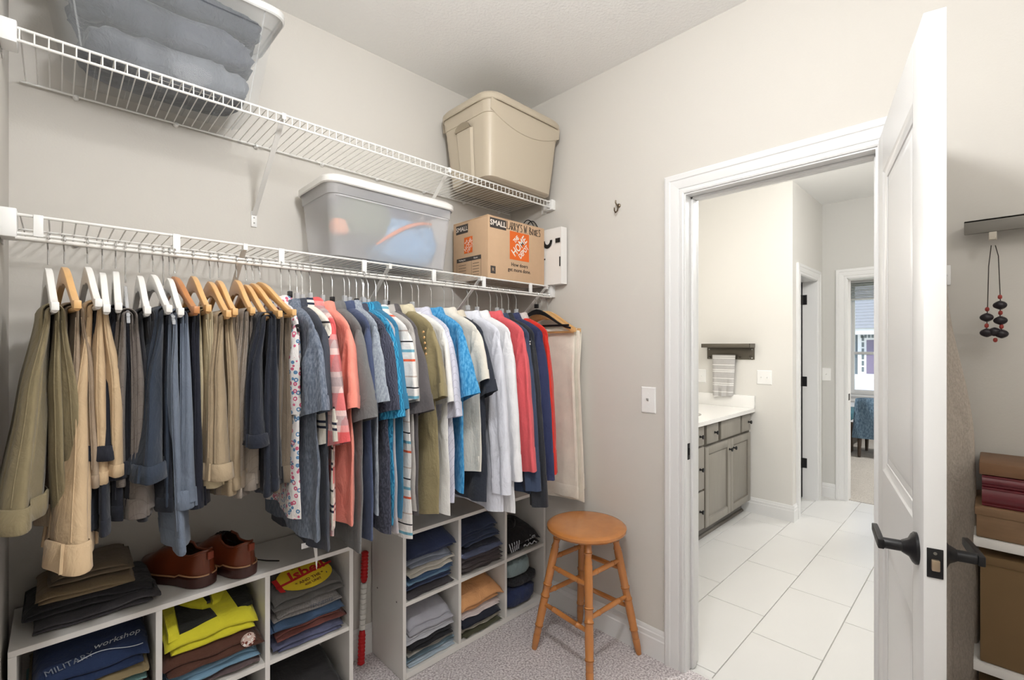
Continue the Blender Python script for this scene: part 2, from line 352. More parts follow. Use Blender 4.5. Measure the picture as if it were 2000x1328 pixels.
# ---- light switch and coat hook on the wall beside the doorway
def switch(name, label, pos, nx, w=.072, h=.118, toggles=1, group=None):
    t = thing(name, label, 'switch', pos, nx, group)     # local -x = out of the wall, y = along
    m = MB(); m.rings([[(0, -w/2, -h/2), (0, w/2, -h/2), (0, w/2, h/2), (0, -w/2, h/2)], [(-.003, -w/2, -h/2), (-.003, w/2, -h/2), (-.003, w/2, h/2), (-.003, -w/2, h/2)],
                       [(-.006, -w/2+.005, -h/2+.005), (-.006, w/2-.005, -h/2+.005), (-.006, w/2-.005, h/2-.005), (-.006, -w/2+.005, h/2-.005)]], True, True, True)
    m.build('plate', M['white'], t)
    for i in range(toggles):
        y = (i-(toggles-1)/2)*.046
        MB().box(-.0075, -.005, y-.006, y+.006, -.013, .013).build('toggle_frame', M['white'], t)
        MB().rings([[(-.006, y-.004, -.006), (-.006, y+.004, -.006), (-.006, y+.004, .005), (-.006, y-.004, .005)], [(-.017, y-.003, .002), (-.017, y+.003, .002), (-.017, y+.003, .009), (-.017, y-.003, .009)]], True, True, True).build('toggle', pm('toggle_grey', (150, 148, 145), .4) if name == 'light_switch' else M['white'], t)
        for z in (-.03, .03): MB().lathe([(0, .003), (1, .0025)], (-.0058, y, z), (-.0072, y, z), 10).build('screw', M['white'], t)
    return t
switch('light_switch', 'white toggle light switch on the wall beside the stool', onX(1267, 781, XB), 0)
hp = onX(1209, 407, XB)
hk = thing('coat_hook', 'small bronze double coat hook high on the wall by the doorway', 'hook', hp)
bz = pm('aged_bronze', (120, 108, 92), .3, metal=.9)
MB().lathe([(0, .010), (.6, .010), (1, .006)], (0, 0, .012), (-.008, 0, .012), 14).build('hook_plate', bz, hk, smooth=True)
MB().tube([(-.005, 0, .01), (-.02, 0, .012), (-.03, 0, .022), (-.028, 0, .032)], .0035).build('hook_prong', bz, hk, smooth=True)
MB().tube([(-.005, .002, .004), (-.012, .003, -.014), (-.024, .004, -.024), (-.033, .004, -.015), (-.034, .003, -.002)], .0035).build('hook_prong', bz, hk, smooth=True)
# ================================================================ BATHROOM
XF = 5.144; TW = 4.212; TY = 1.115
bw = M['bwall']; TZ = -.008
fb = struct(MB().box(XB+.03, XF+.15, -1.7, YA, -.06, TZ-.006).build('floor_bathroom', M['grout']))
struct(MB().box(XB+.115, 5.4, -1.7, YA+.1, ZC-.02, ZC+.1).build('ceiling_bathroom', pm('bath_ceiling', (240, 240, 238), .85)))
tp, tl = .2985, .61
tmesh = MB().box(0, tl-.004, 0, tp-.004, -.008, 0).mesh('tile', M['tile'], bevel=.0012, seg=1)
for k in range(-3, 4):
    y0 = .528+k*tp; x0 = 2.446+.186*k
    while x0 > XB+.03: x0 -= tl
    while x0 < XF+.02:
        a, b_ = max(x0, XB+.031), min(x0+tl, XF+.035); c, d_ = y0, min(y0+tp, 1.56)
        if b_-a > .02 and d_-c > .02 and not (a > TW+.1 and c > TY+.05):
            full = abs(b_-a-tl) < 1e-4 and abs(d_-c-tp) < 1e-4
            me = tmesh if full else MB().box(0, b_-a-.004, 0, d_-c-.004, -.008, 0).mesh('tile', M['tile'], bevel=.0012, seg=1)
            place('tile', me, fb, (a+.002, c+.002, TZ))
        x0 += tl
struct(MB().box(XB+.020, XB+.05, DY0, DY1, -.02, -.002).build('trim_1', M['tile'], bevel=.002))
# towel wall, stub wall, far wall with the bedroom doorway
struct(MB().box(TW, TW+.115, TY, YA, -.01, ZC-.02).build('wall_towel', bw))
D2a, D2b = 4.385, 4.955
w = MB().box(TW+.115, D2a, TY, TY+.115, -.01, ZC-.02).box(D2b, XF, TY, TY+.115, -.01, ZC-.02).box(D2a, D2b, TY, TY+.115, 2.0, ZC-.02)
struct(w.build('wall_stub', bw))
BYa, BYb, BZ = .10, .935, 2.02
w = MB().box(XF, XF+.115, BYb, TY+1.5, -.01, ZC-.02).box(XF, XF+.115, -1.7, BYa, -.01, ZC-.02).box(XF, XF+.115, BYa, BYb, BZ, ZC-.02)
struct(w.build('wall_far', pm('far_wall_paint', (206, 205, 201), .75)))
struct(MB().box(XB+.115, XF, -1.8, -1.7, -.01, ZC-.02).build('wall_bath_side', bw))
struct(MB().box(TW+.115, XF+.115, TY+1.4, TY+1.5, -.01, ZC-.02).box(TW+.115, TW+.13, TY+.115, TY+1.4, -.01, ZC-.02).build('wall_linen', bw))
d2 = struct(place('door_2', None)); d3 = struct(place('door_3', None))
for (par, ax, lo, hi, zt, pln, th) in ((d2, 'y', D2a, D2b, 2.0, TY, .115), (d3, 'x', BYa, BYb, BZ, XF, .115)):
    m = MB()
    if ax == 'y': m.box(lo-.001, lo+.018, pln-.003, pln+th+.003, -.008, zt).box(hi-.018, hi+.001, pln-.003, pln+th+.003, -.008, zt).box(lo, hi, pln-.003, pln+th+.003, zt-.018, zt+.001)
    else: m.box(pln-.003, pln+th+.003, lo-.001, lo+.018, -.008, zt).box(pln-.003, pln+th+.003, hi-.018, hi+.001, -.008, zt).box(pln-.003, pln+th+.003, lo, hi, zt-.018, zt+.001)
    m.build('door_jamb', M['trim'], par)
casing(d2, TY, -1, D2a+.012, D2b-.012, 1.988, axis='y', zb=-.008)
casing(d3, XF, -1, BYa+.012, BYb-.012, BZ-.012, zb=-.008)
MB().box(XF+.02, XF+.09, BYb-.0185, BYb-.016, .90, .96).build('strike_plate', M['black'], d3)
ld = thing('linen_door', 'white door swung open with black hinges beyond the bathroom corner', 'door', (D2b-.024, TY+.12, 0))
MB().box(-.035, 0, 0, .56, .005, 1.98).build('door_slab', M['trim'], ld, bevel=.0015)
for z in (.32, 1.07, 1.82):
    hg = MB().lathe([(0, .008), (1, .008)], (.005, -.01, z-.045), (.005, -.01, z+.045), 12).build('hinge', M['black'], ld, smooth=True)
    MB().box(-.03, .006, -.004, 0, z-.045, z+.045).box(.004, .0065, -.045, -.006, z-.045, z+.045).build('hinge_leaf', M['black'], hg)
MB().box(-.006, .004, -.009, -.004, .005, 1.98).build('gap_shade_strip', pm('door_gap_shade', (40, 38, 36), .8), ld)  # dark strip that paints the shade in the gap between door and jamb
baseboard('baseboard_towel_wall', (TW, TY-.014), (TW, 1.52), (-1, 0), TZ)
baseboard('baseboard_stub', (TW-.0, TY), (D2a-.075, TY), (0, -1), TZ)
baseboard('baseboard_far', (XF, BYb+.075), (XF, TY), (-1, 0), TZ)
# ---- vanity
VY = 1.43
def vx(px): return onY(px, 900, VY-.012).x
va = thing('vanity_cabinet', 'grey stained bathroom vanity cabinet with black knobs', 'cabinet', (0, VY, 0))
V0, V1 = 2.45, TW-.004
m = MB().box(V0, V1, .012, .55, .095, .842).box(V0, V1, .085, .55, 0, .095)
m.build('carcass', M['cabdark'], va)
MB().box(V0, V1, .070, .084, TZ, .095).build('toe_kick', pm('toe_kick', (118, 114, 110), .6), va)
MB().rings([[(V0, .068-.016*math.sin(a), TZ+.018*math.cos(a)) for a in (0, .5, 1, PI/2)]+[(V0, .07, TZ)], [(V1, .068-.016*math.sin(a), TZ+.018*math.cos(a)) for a in (0, .5, 1, PI/2)]+[(V1, .07, TZ)]], True, True, True).build('shoe_moulding', M['cabdark'], va, smooth=True)
def front(kind, xa, xb, za, zb, knob=None):
    m = MB()
    if kind == 'door':
        m.box(xa, xa+.055, -.012, .012, za, zb).box(xb-.055, xb, -.012, .012, za, zb).box(xa+.055, xb-.055, -.012, .012, zb-.055, zb).box(xa+.055, xb-.055, -.012, .012, za, za+.055)
        m.box(xa+.05, xb-.05, -.003, .010, za+.05, zb-.05)
    else: m.box(xa, xb, -.012, .012, za, zb)
    f = m.build(kind, M['cab'], va, bevel=.003)
    if kind == 'door':
        i = .055; q = lambda d, y: [(xa+i+d, y, za+i+d), (xb-i-d, y, za+i+d), (xb-i-d, y, zb-i-d), (xa+i+d, y, zb-i-d)]
        MB().rings([q(0, -.011), q(.008, -.004)], True).build('bead', M['cabdark'], f)
    if knob:
        kx, kz = knob
        MB().lathe([(0, .009), (.15, .009), (.3, .0055), (.55, .006), (.7, .014), (.9, .0155), (1, .012)], (kx, -.012, kz), (kx, -.04, kz), 16).build('knob', M['black'], f, smooth=True)
a = [vx(p) for p in (1375.5, 1380.7, 1403.4, 1408.7, 1446.7, 1449.8, 1466, 1427.4)]
X0 = a[0]-.42
for za, zb in ((.70, .842-.012), (.39, .685), (.115, .375)): front('drawer', X0, a[0], za, zb, ((X0+a[0])/2+.14, (za+zb)/2))
front('drawer', a[1], a[2], .695, .83, (a[1]+(a[2]-a[1])*.66, .765)); front('false_front', a[3], a[4], .695, .83); front('drawer', a[5], a[6], .695, .83, (a[5]+(a[6]-a[5])*.72, .765))
front('door', a[1]-.02, a[7]-.002, .105, .675, (a[7]-.03, .60)); front('door', a[7]+.002, a[6], .105, .675, (a[7]+.05, .60))
ct = thing('countertop', 'white quartz vanity top with backsplash and undermount sink', 'countertop', (0, VY, .842))
sx, sy = 3.42, .25
m = MB(); n = 32
outer = lambda k: None
rect = []
hole = [(sx+.21*math.cos(2*PI*k/n), sy+.15*math.sin(2*PI*k/n)) for k in range(n)]
for k in range(n):
    c, s_ = math.cos(2*PI*k/n), math.sin(2*PI*k/n); t = min((V1-sx if c > 0 else sx-V0)/max(abs(c), 1e-6), (.545-sy if s_ > 0 else sy+.035)/max(abs(s_), 1e-6)); rect.append((sx+c*t, sy+s_*t))
for cx_, cy_ in ((V0, -.035), (V0, .545), (V1, -.035), (V1, .545)):
    kk = min(range(n), key=lambda q: (rect[q][0]-cx_)**2+(rect[q][1]-cy_)**2); rect[kk] = (cx_, cy_)
m.rings([[(x, y, 0) for x, y in rect], [(x, y, .03) for x, y in rect], [(x, y, .03) for x, y in hole], [(x, y, 0) for x, y in hole]], True)
m.build('slab', M['quartz'], ct)
MB().box(V1-.02, V1+.002, -.036, .55, .03, .135).build('backsplash', M['quartz'], ct, bevel=.002)
MB().box(V0, V1-.02, .53, .552, .03, .135).build('backsplash', M['quartz'], ct, bevel=.002)
MB().rings([[(sx+.215*r*math.cos(2*PI*k/n), sy+.155*r*math.sin(2*PI*k/n), z) for k in range(n)] for r, z in ((1, .004), (.97, -.04), (.85, -.1), (.5, -.125), (.1, -.13))], True, False, True).build('sink_bowl', pm('porcelain', (245, 245, 245), .12), ct, smooth=True)
# ---- towel rail shelf, towel, switches on the towel wall
r0, r1 = onX(1373, 672, TW-.1), onX(1472, 700, TW)
ya, yb = onX(1470, 690, TW-.05).y, onX(1377, 690, TW-.05).y
zt_, zb_ = onX(1440, 671, TW-.08).z, onX(1440, 702, TW-.01).z
rk = thing('towel_rack', 'dark bronze wall shelf with hooks above the vanity end', 'towel rack', (TW, (ya+yb)/2, zb_))
hw = (yb-ya)/2; hh = zt_-zb_; bm_ = pm('dark_nickel', (104, 99, 90), .38, metal=.75)
MB().box(-.006, 0, -hw, hw, 0, hh).build('back_plate', bm_, rk, bevel=.002)
MB().box(-.125, -.004, -hw, hw, hh-.012, hh).box(-.128, -.120, -hw, hw, hh-.034, hh).build('shelf', bm_, rk, bevel=.002)
for s in (-1, 1): MB().box(-.12, -.004, s*hw-.004, s*hw+.004, hh-.034, hh).build('side_lip', bm_, rk)
for k in range(5):
    y = -hw+.03+k*(2*hw-.06)/4
    MB().tube([(-.004, y, .02), (-.03, y, .016), (-.04, y, .028)], .005).build('hook', bm_, rk, smooth=True)
for y in (-hw+.02, hw-.02):
    for z in (.014, hh-.05): MB().lathe([(0, .005), (1, .004)], (-.006, y, z), (-.009, y, z), 10).build('screw', M['white'], rk)
tm = fab('grey_striped_towel', (196, 194, 191), 'plain'); 
m_, n_, b_, o_ = newmat('towel_stripes'); 
M['towel'] = fab('towel', (190, 188, 186), 'stripes', (240, 239, 236), (240, 239, 236), .9)
ty0, ty1 = onX(1391, 730, TW-.045).y, onX(1436, 730, TW-.045).y
tz1, tz0 = onX(1414, 693, TW-.045).z, onX(1414, 774, TW-.045).z
m = MB(); rs = []
for i in range(16):
    t = i/15; z = tz1-(tz1-tz0)*t; wdt = abs(ty0-ty1)/2*(1-.12*t); yc = (ty0+ty1)/2+.012*t
    rs.append([(-.042-.02*math.sin(2*PI*(j/23)*1.0)*.55-.012*math.cos(3*PI*spow(math.cos(2*PI*j/24), .8))*t, yc-TY*0+wdt*spow(math.cos(2*PI*j/24), .7), z-.012*t*math.cos(2*PI*j/24)) for j in range(24)])
m.rings(rs, True, True, True)
tw = m.build('hand_towel', M['towel'], None, smooth=True, angle=60, loc=(TW, 0, 0)); tag(tw, 'grey hand towel with white stripes hanging from the wall rack', 'towel')
switch('double_switch', 'white double switch plate on the bathroom wall right of the towel', onX(1493, 737, TW), 0, .115, .118, 2)
switch('outlet', 'white outlet plate left of the striped hand towel', onX(1371, 734, TW), 0, .072, .118, 1)
switch('wall_switch', 'white switch plate on the far wall beside the bedroom doorway', onX(1614, 731, XF), 0, .072, .118, 1)
# ---- bathroom lights
def arealight(name, loc, size, power, rot=(0, 0, 0), col=(1, .985, .965), sy=None):
    l = bpy.data.lights.new(name, 'AREA'); l.energy = power; l.size = size; l.color = col; l.shape = 'RECTANGLE' if sy else 'DISK'
    if sy: l.size_y = sy
    o = bpy.data.objects.new(name, l); COL.objects.link(o); o.location = loc; o.rotation_euler = rot; return o
bl = thing('bathroom_fill_lamp', 'round white lamp added out of view to brighten the bathroom', 'ceiling lamp', (3.15, .25, ZC-.02))  # added unseen lamp that brightens the bathroom and its ceiling
MB().lathe([(0, .17), (.5, .17), (.8, .15), (1, .1)], (0, 0, 0), (0, 0, -.06), 28).build('diffuser', pm('lamp_glass', (255, 250, 240), .4), bl, smooth=True)
q_ = bpy.data.lights.new('bath_fill', 'POINT'); q_.energy = BATH_W; q_.shadow_soft_size = .17; q_.color = (1, .985, .965)
qo = bpy.data.objects.new('bath_fill', q_); COL.objects.link(qo); qo.location = (3.15, .25, ZC-.32)
vl = thing('vanity_light', 'frosted glass vanity light bar above the sink wall', 'wall lamp', (3.1, YA, 2.05))
MB().box(-.3, .3, -.02, 0, -.04, .04).build('back_plate', M['steel'], vl, bevel=.004)
for k in (-1, 0, 1): MB().lathe([(0, .03), (.3, .05), (1, .06)], (k*.2, -.08, .02), (k*.2, -.08, -.12), 16).build('shade', pm('frosted_shade', (250, 245, 235), .5), vl, smooth=True)
v_ = bpy.data.lights.new('vanity_bulbs', 'POINT'); v_.energy = VAN_W; v_.shadow_soft_size = .12; v_.color = (1, .94, .85)
vo = bpy.data.objects.new('vanity_bulbs', v_); COL.objects.link(vo); vo.location = (3.1, YA-.2, 1.98)
# ================================================================ BEDROOM beyond
XW = 9.0
struct(MB().box(XF+.036, XW+.2, -2.6, 4.2, -.06, -.004).build('floor_bedroom', M['carpet2']))
struct(MB().box(XF+.115, XW+.2, -2.6, 4.2, ZC, ZC+.1).build('ceiling_bedroom', M['ceil']))
struct(MB().box(XF+.115, XW+.2, 4.1, 4.2, 0, ZC).build('wall_bedroom_left', bw)); struct(MB().box(XF+.115, XW+.2, -2.7, -2.6, 0, ZC).build('wall_bedroom_right', bw))
struct(MB().box(XF+.1, XF+.115, TY+1.5, 4.2, 0, ZC).box(XF+.1, XF+.115, -2.6, -1.8, 0, ZC).build('wall_bedroom_near', bw))
WY1, WY0, WZ0, WZ1 = 1.60, .68, .64, 2.42
w = MB().box(XW, XW+.14, WY1, 4.1, 0, ZC).box(XW, XW+.14, -2.6, WY0, 0, ZC).box(XW, XW+.14, WY0, WY1, 0, WZ0).box(XW, XW+.14, WY0, WY1, WZ1, ZC)
struct(w.build('wall_window', bw))
wn = struct(place('window_1', None))
def frame(m, x0, x1, y0, y1, z0, z1, b): m.box(x0, x1, y0, y0+b, z0, z1).box(x0, x1, y1-b, y1, z0, z1).box(x0, x1, y0+b, y1-b, z1-b, z1).box(x0, x1, y0+b, y1-b, z0, z0+b)
m = MB(); frame(m, XW+.03, XW+.12, WY0, WY1, WZ0, WZ1, .03); m.build('window_frame', M['trim'], wn)
zm = 1.285
for nm, z0, z1, xo in (('upper_sash', zm-.02, WZ1-.03, .085), ('lower_sash', WZ0+.03, zm+.025, .05)):
    m = MB(); frame(m, XW+xo, XW+xo+.035, WY0+.03, WY1-.03, z0, z1, .042); s_ = m.build(nm, M['trim'], wn, bevel=.002)
    MB().box(XW+xo+.015, XW+xo+.019, WY0+.07, WY1-.07, z0+.04, z1-.04).build('pane', plastic('window_glass', (235, 240, 240), .93, .02), s_)
casing(wn, XW, -1, WY0, WY1, WZ1, name='window_casing', zb=WZ0)
MB().box(XW-.06, XW+.05, WY0-.11, WY1+.11, WZ0-.028, WZ0).build('window_sill', M['trim'], wn, bevel=.004)
MB().box(XW-.018, XW, WY0-.09, WY1+.09, WZ0-.11, WZ0-.028).build('apron', M['trim'], wn)
bd = thing('window_blind', 'raised grey slatted blind at the top of the bedroom window', 'blind', (XW+.025, (WY0+WY1)/2, WZ1))
MB().box(-.025, .02, -.43, .43, -.035, -.002).build('head_rail', pm('blind_grey', (196, 198, 198), .6), bd)
for k in range(9): MB().box(-.024, .022, -.425, .425, -.065-k*.026, -.05-k*.026).build('slat', pm('blind_grey', (196, 198, 198), .6), bd, rot=None)
MB().box(-.026, .024, -.43, .43, -.30, -.28).build('bottom_rail', M['white'], bd)
arealight('bedroom_lamp', (7.0, -.9, ZC-.08), .4, BED_W)
bl2 = thing('bedroom_ceiling_lamp', 'round white bedroom ceiling lamp out of view', 'ceiling lamp', (7.0, -.9, ZC))
MB().lathe([(0, .2), (.5, .2), (1, .12)], (0, 0, 0), (0, 0, -.05), 28).build('diffuser', pm('lamp_glass', (255, 250, 240), .4), bl2, smooth=True)
# bed
bp_ = onZ(1660, 884, 0)
be = thing('bed', 'bed with brown wooden frame and teal cover seen through the bedroom doorway', 'bed', (bp_.x, bp_.y-.03, 0))
bwood = wood('dark_walnut', (74, 60, 48), .5, (2, 8, 8), .2, 0)
MB().box(0, .05, 0, 1.6, .02, .40).build('footboard', bwood, be, bevel=.006)
MB().box(.05, 1.6, .0, .03, .12, .36).build('side_rail', bwood, be)
for x, y in ((.02, .02), (.02, 1.55), (1.55, .02), (1.55, 1.55)): MB().box(x, x+.06, y, y+.05, 0, .12).build('leg', bwood, be)
MB().box(.05, 1.6, .03, 1.57, .30, .52).build('mattress', fab('white_linen', (232, 234, 236)), be, bevel=.05, seg=4)
MB().box(.045, .7, .02, 1.58, .40, .535).build('teal_throw', fab('teal_throw', (70, 118, 132)), be, bevel=.04, seg=3)
# armchair with blue throw
ap = onZ(1688, 893, 0)
ac = thing('armchair', 'armchair draped with a blue throw in the bedroom', 'chair', (ap.x, ap.y, 0))
lg = wood('chair_leg_walnut', (70, 54, 44), .4, (8, 8, 2), .2, .1); up = fab('slate_upholstery', (84, 96, 110))
for x, y in ((.0, .05), (.0, -.5), (.5, .05), (.5, -.5)): MB().lathe([(0, .026), (1, .017)], (x+.02, y, .26), (x-.015, y, 0), 10).build('leg', lg, ac, smooth=True)
MB().box(-.02, .56, -.56, .1, .24, .40).build('seat', up, ac, bevel=.03, seg=3)
MB().box(-.03, .08, -.56, .1, .30, .70).build('backrest', up, ac, bevel=.04, seg=3)
thf = fab('blue_knit_throw', (84, 108, 130), 'heather', (120, 144, 164), s=.4, wr=.9)
m = MB(); rs = []
for i in range(20):
    t = i/19; L = .48
    if t < .5: q = t/.5; x, z, nx, nz = -.045-.02*math.sin(q*PI), .72-(1-q)*L, -1, 0
    else: q = (t-.5)/.5; x, z, nx, nz = -.045+q*.17, .735-.25*max(0, q-.65), 0, 1
    w0 = .09+.05*abs(t-.5); rs.append([(x+nx*.012*math.sin(2*PI*j/20)+.012*math.sin(j*1.3+i*.5), -.02+spow(math.cos(2*PI*j/20), .8)*(.14-.03*t)-.04*t, z+nz*.012*math.sin(2*PI*j/20)) for j in range(20)])
m.rings(rs, True, True, True); m.build('throw', thf, ac, smooth=True, angle=70)
# ================================================================ OUTSIDE the bedroom window
struct(MB().box(XW+.3, 120, -60, 80, -.5, -.35).build('lawn', pm('grass', (116, 150, 84), .95, var=.25, vscale=2)))
hb = onZ(1686, 733, -.3); HX = 32.0; k = HX/ray(1686, 700).x; HYc = ray(1686, 700).y*k
def hz_(y): return CAMH+(HOR-y)*(ray(1686, y).dot(FW)*k)/FPX
struct(MB().box(HX-9.5, HX-1.2, -20, 40, -.36, -.33).build('pavement', pm('concrete', (226, 224, 218), .9)))
ho = thing('neighbour_house', 'grey-sided neighbour house with shingle roof and purple front door seen through the window', 'house', (HX, HYc, -.35))
zg = -.35; ze = hz_(652)-zg; zp = hz_(731)-zg; ztop = hz_(596)-zg
def hy(px): d = ray(px, 700); return d.y*(HX/d.x)-HYc
sid = pm('blue_grey_siding', (104, 116, 122), .8); wt = pm('house_trim', (240, 240, 238), .6)
MB().box(0, 8, -9, 9, 0, ze+.4).build('wall', sid, ho)
for i in range(14): MB().box(-.02, 0, -9, 9, zp+i*.16, zp+i*.16+.15).build('siding_board', sid, ho)
MB().box(-1.2, 0, -9, 9, 0, zp).build('porch', wt, ho)
MB().box(-1.3, 0, -9, 9, ze-.05, ze+.28).build('fascia', wt, ho)
rf = MB().rings([[(-1.4, -9.5, ze+.28), (-1.4, 9.5, ze+.28)], [(4, -9.5, ze+3.6), (4, 9.5, ze+3.6)], [(9.4, -9.5, ze+.28), (9.4, 9.5, ze+.28)]], False).build('roof', pm('shingle_grey', (150, 152, 154), .95, var=.2, vscale=6, bump=.4, bscale=9), ho)
for i in range(18):
    f0 = i/18; MB().box(-.15, .02, -9.5, 9.5, 0, .02).build('shingle_course', pm('shingle_grey', (150, 152, 154), .95), rf, loc=(-1.4+5.4*f0+.1, 0, ze+.28+3.32*f0+.06), rot=(0, -math.atan2(3.32, 5.4), 0))
y0, y1 = hy(1676), hy(1716)
MB().box(-.12, 0, y1-.3, y0, zp, ze).build('door_surround', wt, ho)
MB().box(-.16, -.1, hy(1712), hy(1693.5), zp+.05, hz_(664)-zg).build('front_door', pm('purple_door', (120, 108, 132), .5), ho)
sl_ = pm('leaded_glass', (96, 108, 112), .2)
for i in range(6): MB().box(-.15, -.1, hy(1688.5), hy(1684), zp+.15+i*.34, zp+.15+i*.34+.26).build('sidelight_pane', sl_, ho)
for i in range(4): MB().box(-.15, -.1, hy(1682+7*(i+1))+.05, hy(1682+7*i), hz_(660)-zg, hz_(653)-zg).build('transom_pane', sl_, ho)
for py in (1668, 1740): MB().box(-1.2, -1.0, hy(py)-.1, hy(py)+.1, zp, ze).build('porch_column', wt, ho)
# ================================================================ WIRE SHELVES
def wire_shelf(name, label, zd, lip, braces, tabs=(), rod=False):
    t = thing(name, label, 'wire shelf', (0, 0, zd))
    xa, xb = XL+.022, XB-.022; yf, yb = 1.655, YA-.012; L = xb-xa
    hl = .0028
    def bar(nm, y, z, r, par=t): return MB().tube([(xa, y, z), (xb, y, z)], r, 8).build(nm, M['wire'], par, smooth=True)
    bar('front_rail', yf, 0, .0038); bar('lip_rail', yf-.001, -lip, .0038); bar('back_rail', yb, -.003, .0034)
    if rod: bar('support_rail', (yf+yb)/2+.02, -.0045, .0028)
    nw = int(L/.0254)
    if lip < .035: me = MB().tube([(0, yf-.004, -lip-.001), (0, yf-.004, -.002), (0, yf+.002, .003), (0, yb, .0015)], .0016, 6).mesh('cross_wire', M['wire'], True)
    else: me = MB().tube([(0, yf-.003, -.001), (0, yf+.002, .003), (0, yb, .0015)], .0016, 6).mesh('cross_wire', M['wire'], True)
    for i in range(nw): place('cross_wire', me, t, (xa+.012+i*.0254, 0, 0))
    for s, x in ((1, XL), (-1, XB)):                      # end brackets on the side walls
        b = MB().box(min(x, x+s*.03), max(x, x+s*.03), yf-.014, yf+.05, -lip-.012, .012).build('end_bracket', M['white'], t, bevel=.003)
        MB().box(min(x, x+s*.004), max(x, x+s*.004), yf+.05, yf+.085, -lip-.02, .0).build('bracket_plate', M['white'], b, bevel=.001)
    for x in braces:                                      # diagonal support: front rail to wall
        a, c = Vector((x, yf+.012, -.012)), Vector((x, YA-.006, -.27)); d = (c-a).normalized(); u = Vector((0, -d.z, d.y))
        m = MB(); q = [(-.008, -.0015), (.008, -.0015), (.008, .0015), (.003, .0015), (.003, .007), (-.003, .007), (-.003, .0015), (-.008, .0015)]
        m.rings([[p + Vector((k, 0, 0)) + u*j for k, j in q] for p in (a, c)], True, True, True)
        br = m.build('brace', M['wire'], t)
        MB().box(x-.010, x+.010, YA-.005, YA-.001, -.315, -.255).build('brace_foot', M['white'], br, bevel=.001)
        for z in (-.30, -.28): MB().lathe([(0, .003), (1, .0025)], (x, YA-.005, z), (x, YA-.0075, z), 8).build('screw', M['steel'], br)
        MB().box(x-.006, x+.006, yf-.006, yf+.016, -.016, .004).build('brace_clip', M['wire'], br)
    nclip = 8
    for i in range(nclip):
        x = xa+.12+i*(L-.2)/(nclip-1)
        MB().lathe([(0, .0075), (.6, .0075), (1, .004)], (x, YA-.001, -.006), (x, YA-.02, -.006), 10).build('wall_clip', M['white'], t, smooth=True)
    for x in tabs: MB().box(x-.009, x+.009, yf-.007, yf+.003, -lip-.004, .004).build('rail_connector', M['white'], t, bevel=.0015)
    if rod: MB().tube([(xa+.005, 1.648, -lip-.012), (xb-.005, 1.648, -lip-.012)], .0052, 10).build('hang_rod', pm('rod_enamel', (226, 224, 219), .3), t, smooth=True)
    return t
ZU, ZLo = 2.165, 1.712
wire_shelf('wire_shelf', 'white wire shelf near the ceiling holding the clear bin and the tan tote', ZU, .03, [onY(p, 240, 1.66).x for p in (553, 876)])
tabs = [onY(p, 430, 1.65).x for p in (75, 345, 550, 712, 848, 946, 1037)]
wire_shelf('wire_shelf', 'long white wire shelf with the hanging rod for all the clothes', ZLo, .046, [onY(p, 490, 1.66).x for p in (478, 760, 938)]+[1.87], tabs, True)
ROD = Vector((0, 1.648, ZLo-.058))
# ================================================================ BINS
def rrect(x0, x1, y0, y1, r, z, n=5):
    out = []
    for cx, cy, a0 in ((x1-r, y1-r, 0), (x0+r, y1-r, PI/2), (x0+r, y0+r, PI), (x1-r, y0+r, 1.5*PI)):
        for k in range(n+1): a = a0+k*PI/2/n; out.append((cx+r*math.cos(a), cy+r*math.sin(a), z))
    return out
def bin_shell(par, mat, bot, top, h, r=.04, rim=.012, wall=.003, name='tub', inner=True):
    (bx, by), (tx, ty) = bot, top; m = MB(); f = lambda k: (bx+(tx-bx)*k, by+(ty-by)*k)
    rs = []
    for k, z, ex in ((0, .004, -.012), (0, .012, 0), (.35, h*.35, 0), (.8, h*.8, 0), (.8, h*.8+.001, rim*.5), (1, h-.006, rim*.5), (1, h-.005, rim), (1, h, rim)):
        a, b = f(k); rs.append(rrect(-a-ex, a+ex, -b-ex, b+ex, r, z))
    m.rings(rs, True, True, False)
    ri = []
    for k, z in ((1, h), (.5, h*.5), (0, .012)):
        a, b = f(k); ri.append(rrect(-a+wall, a-wall, -b+wall, b-wall, r, z))
    if inner: m.rings(ri, True, False, True)
    return m.build(name, mat, par, smooth=True, angle=50)
def lid(par, mat, a, b, z, r=.05, th=.018, name='lid'):
    m = MB(); m.rings([rrect(-a+.004, a-.004, -b+.004, b-.004, r, z-.012), rrect(-a, a, -b, b, r, z-.024), rrect(-a-.004, a+.004, -b-.004, b+.004, r, z-.020), rrect(-a-.004, a+.004, -b-.004, b+.004, r, z), rrect(-a+.006, a-.006, -b+.006, b-.006, r, z+th*.5),
                       rrect(-a+.03, a-.03, -b+.03, b-.03, r*.7, z+th*.5), rrect(-a+.045, a-.045, -b+.045, b-.045, r*.6, z+th*.2)], True, False, True)
    return m.build(name, mat, par, smooth=True, angle=40)
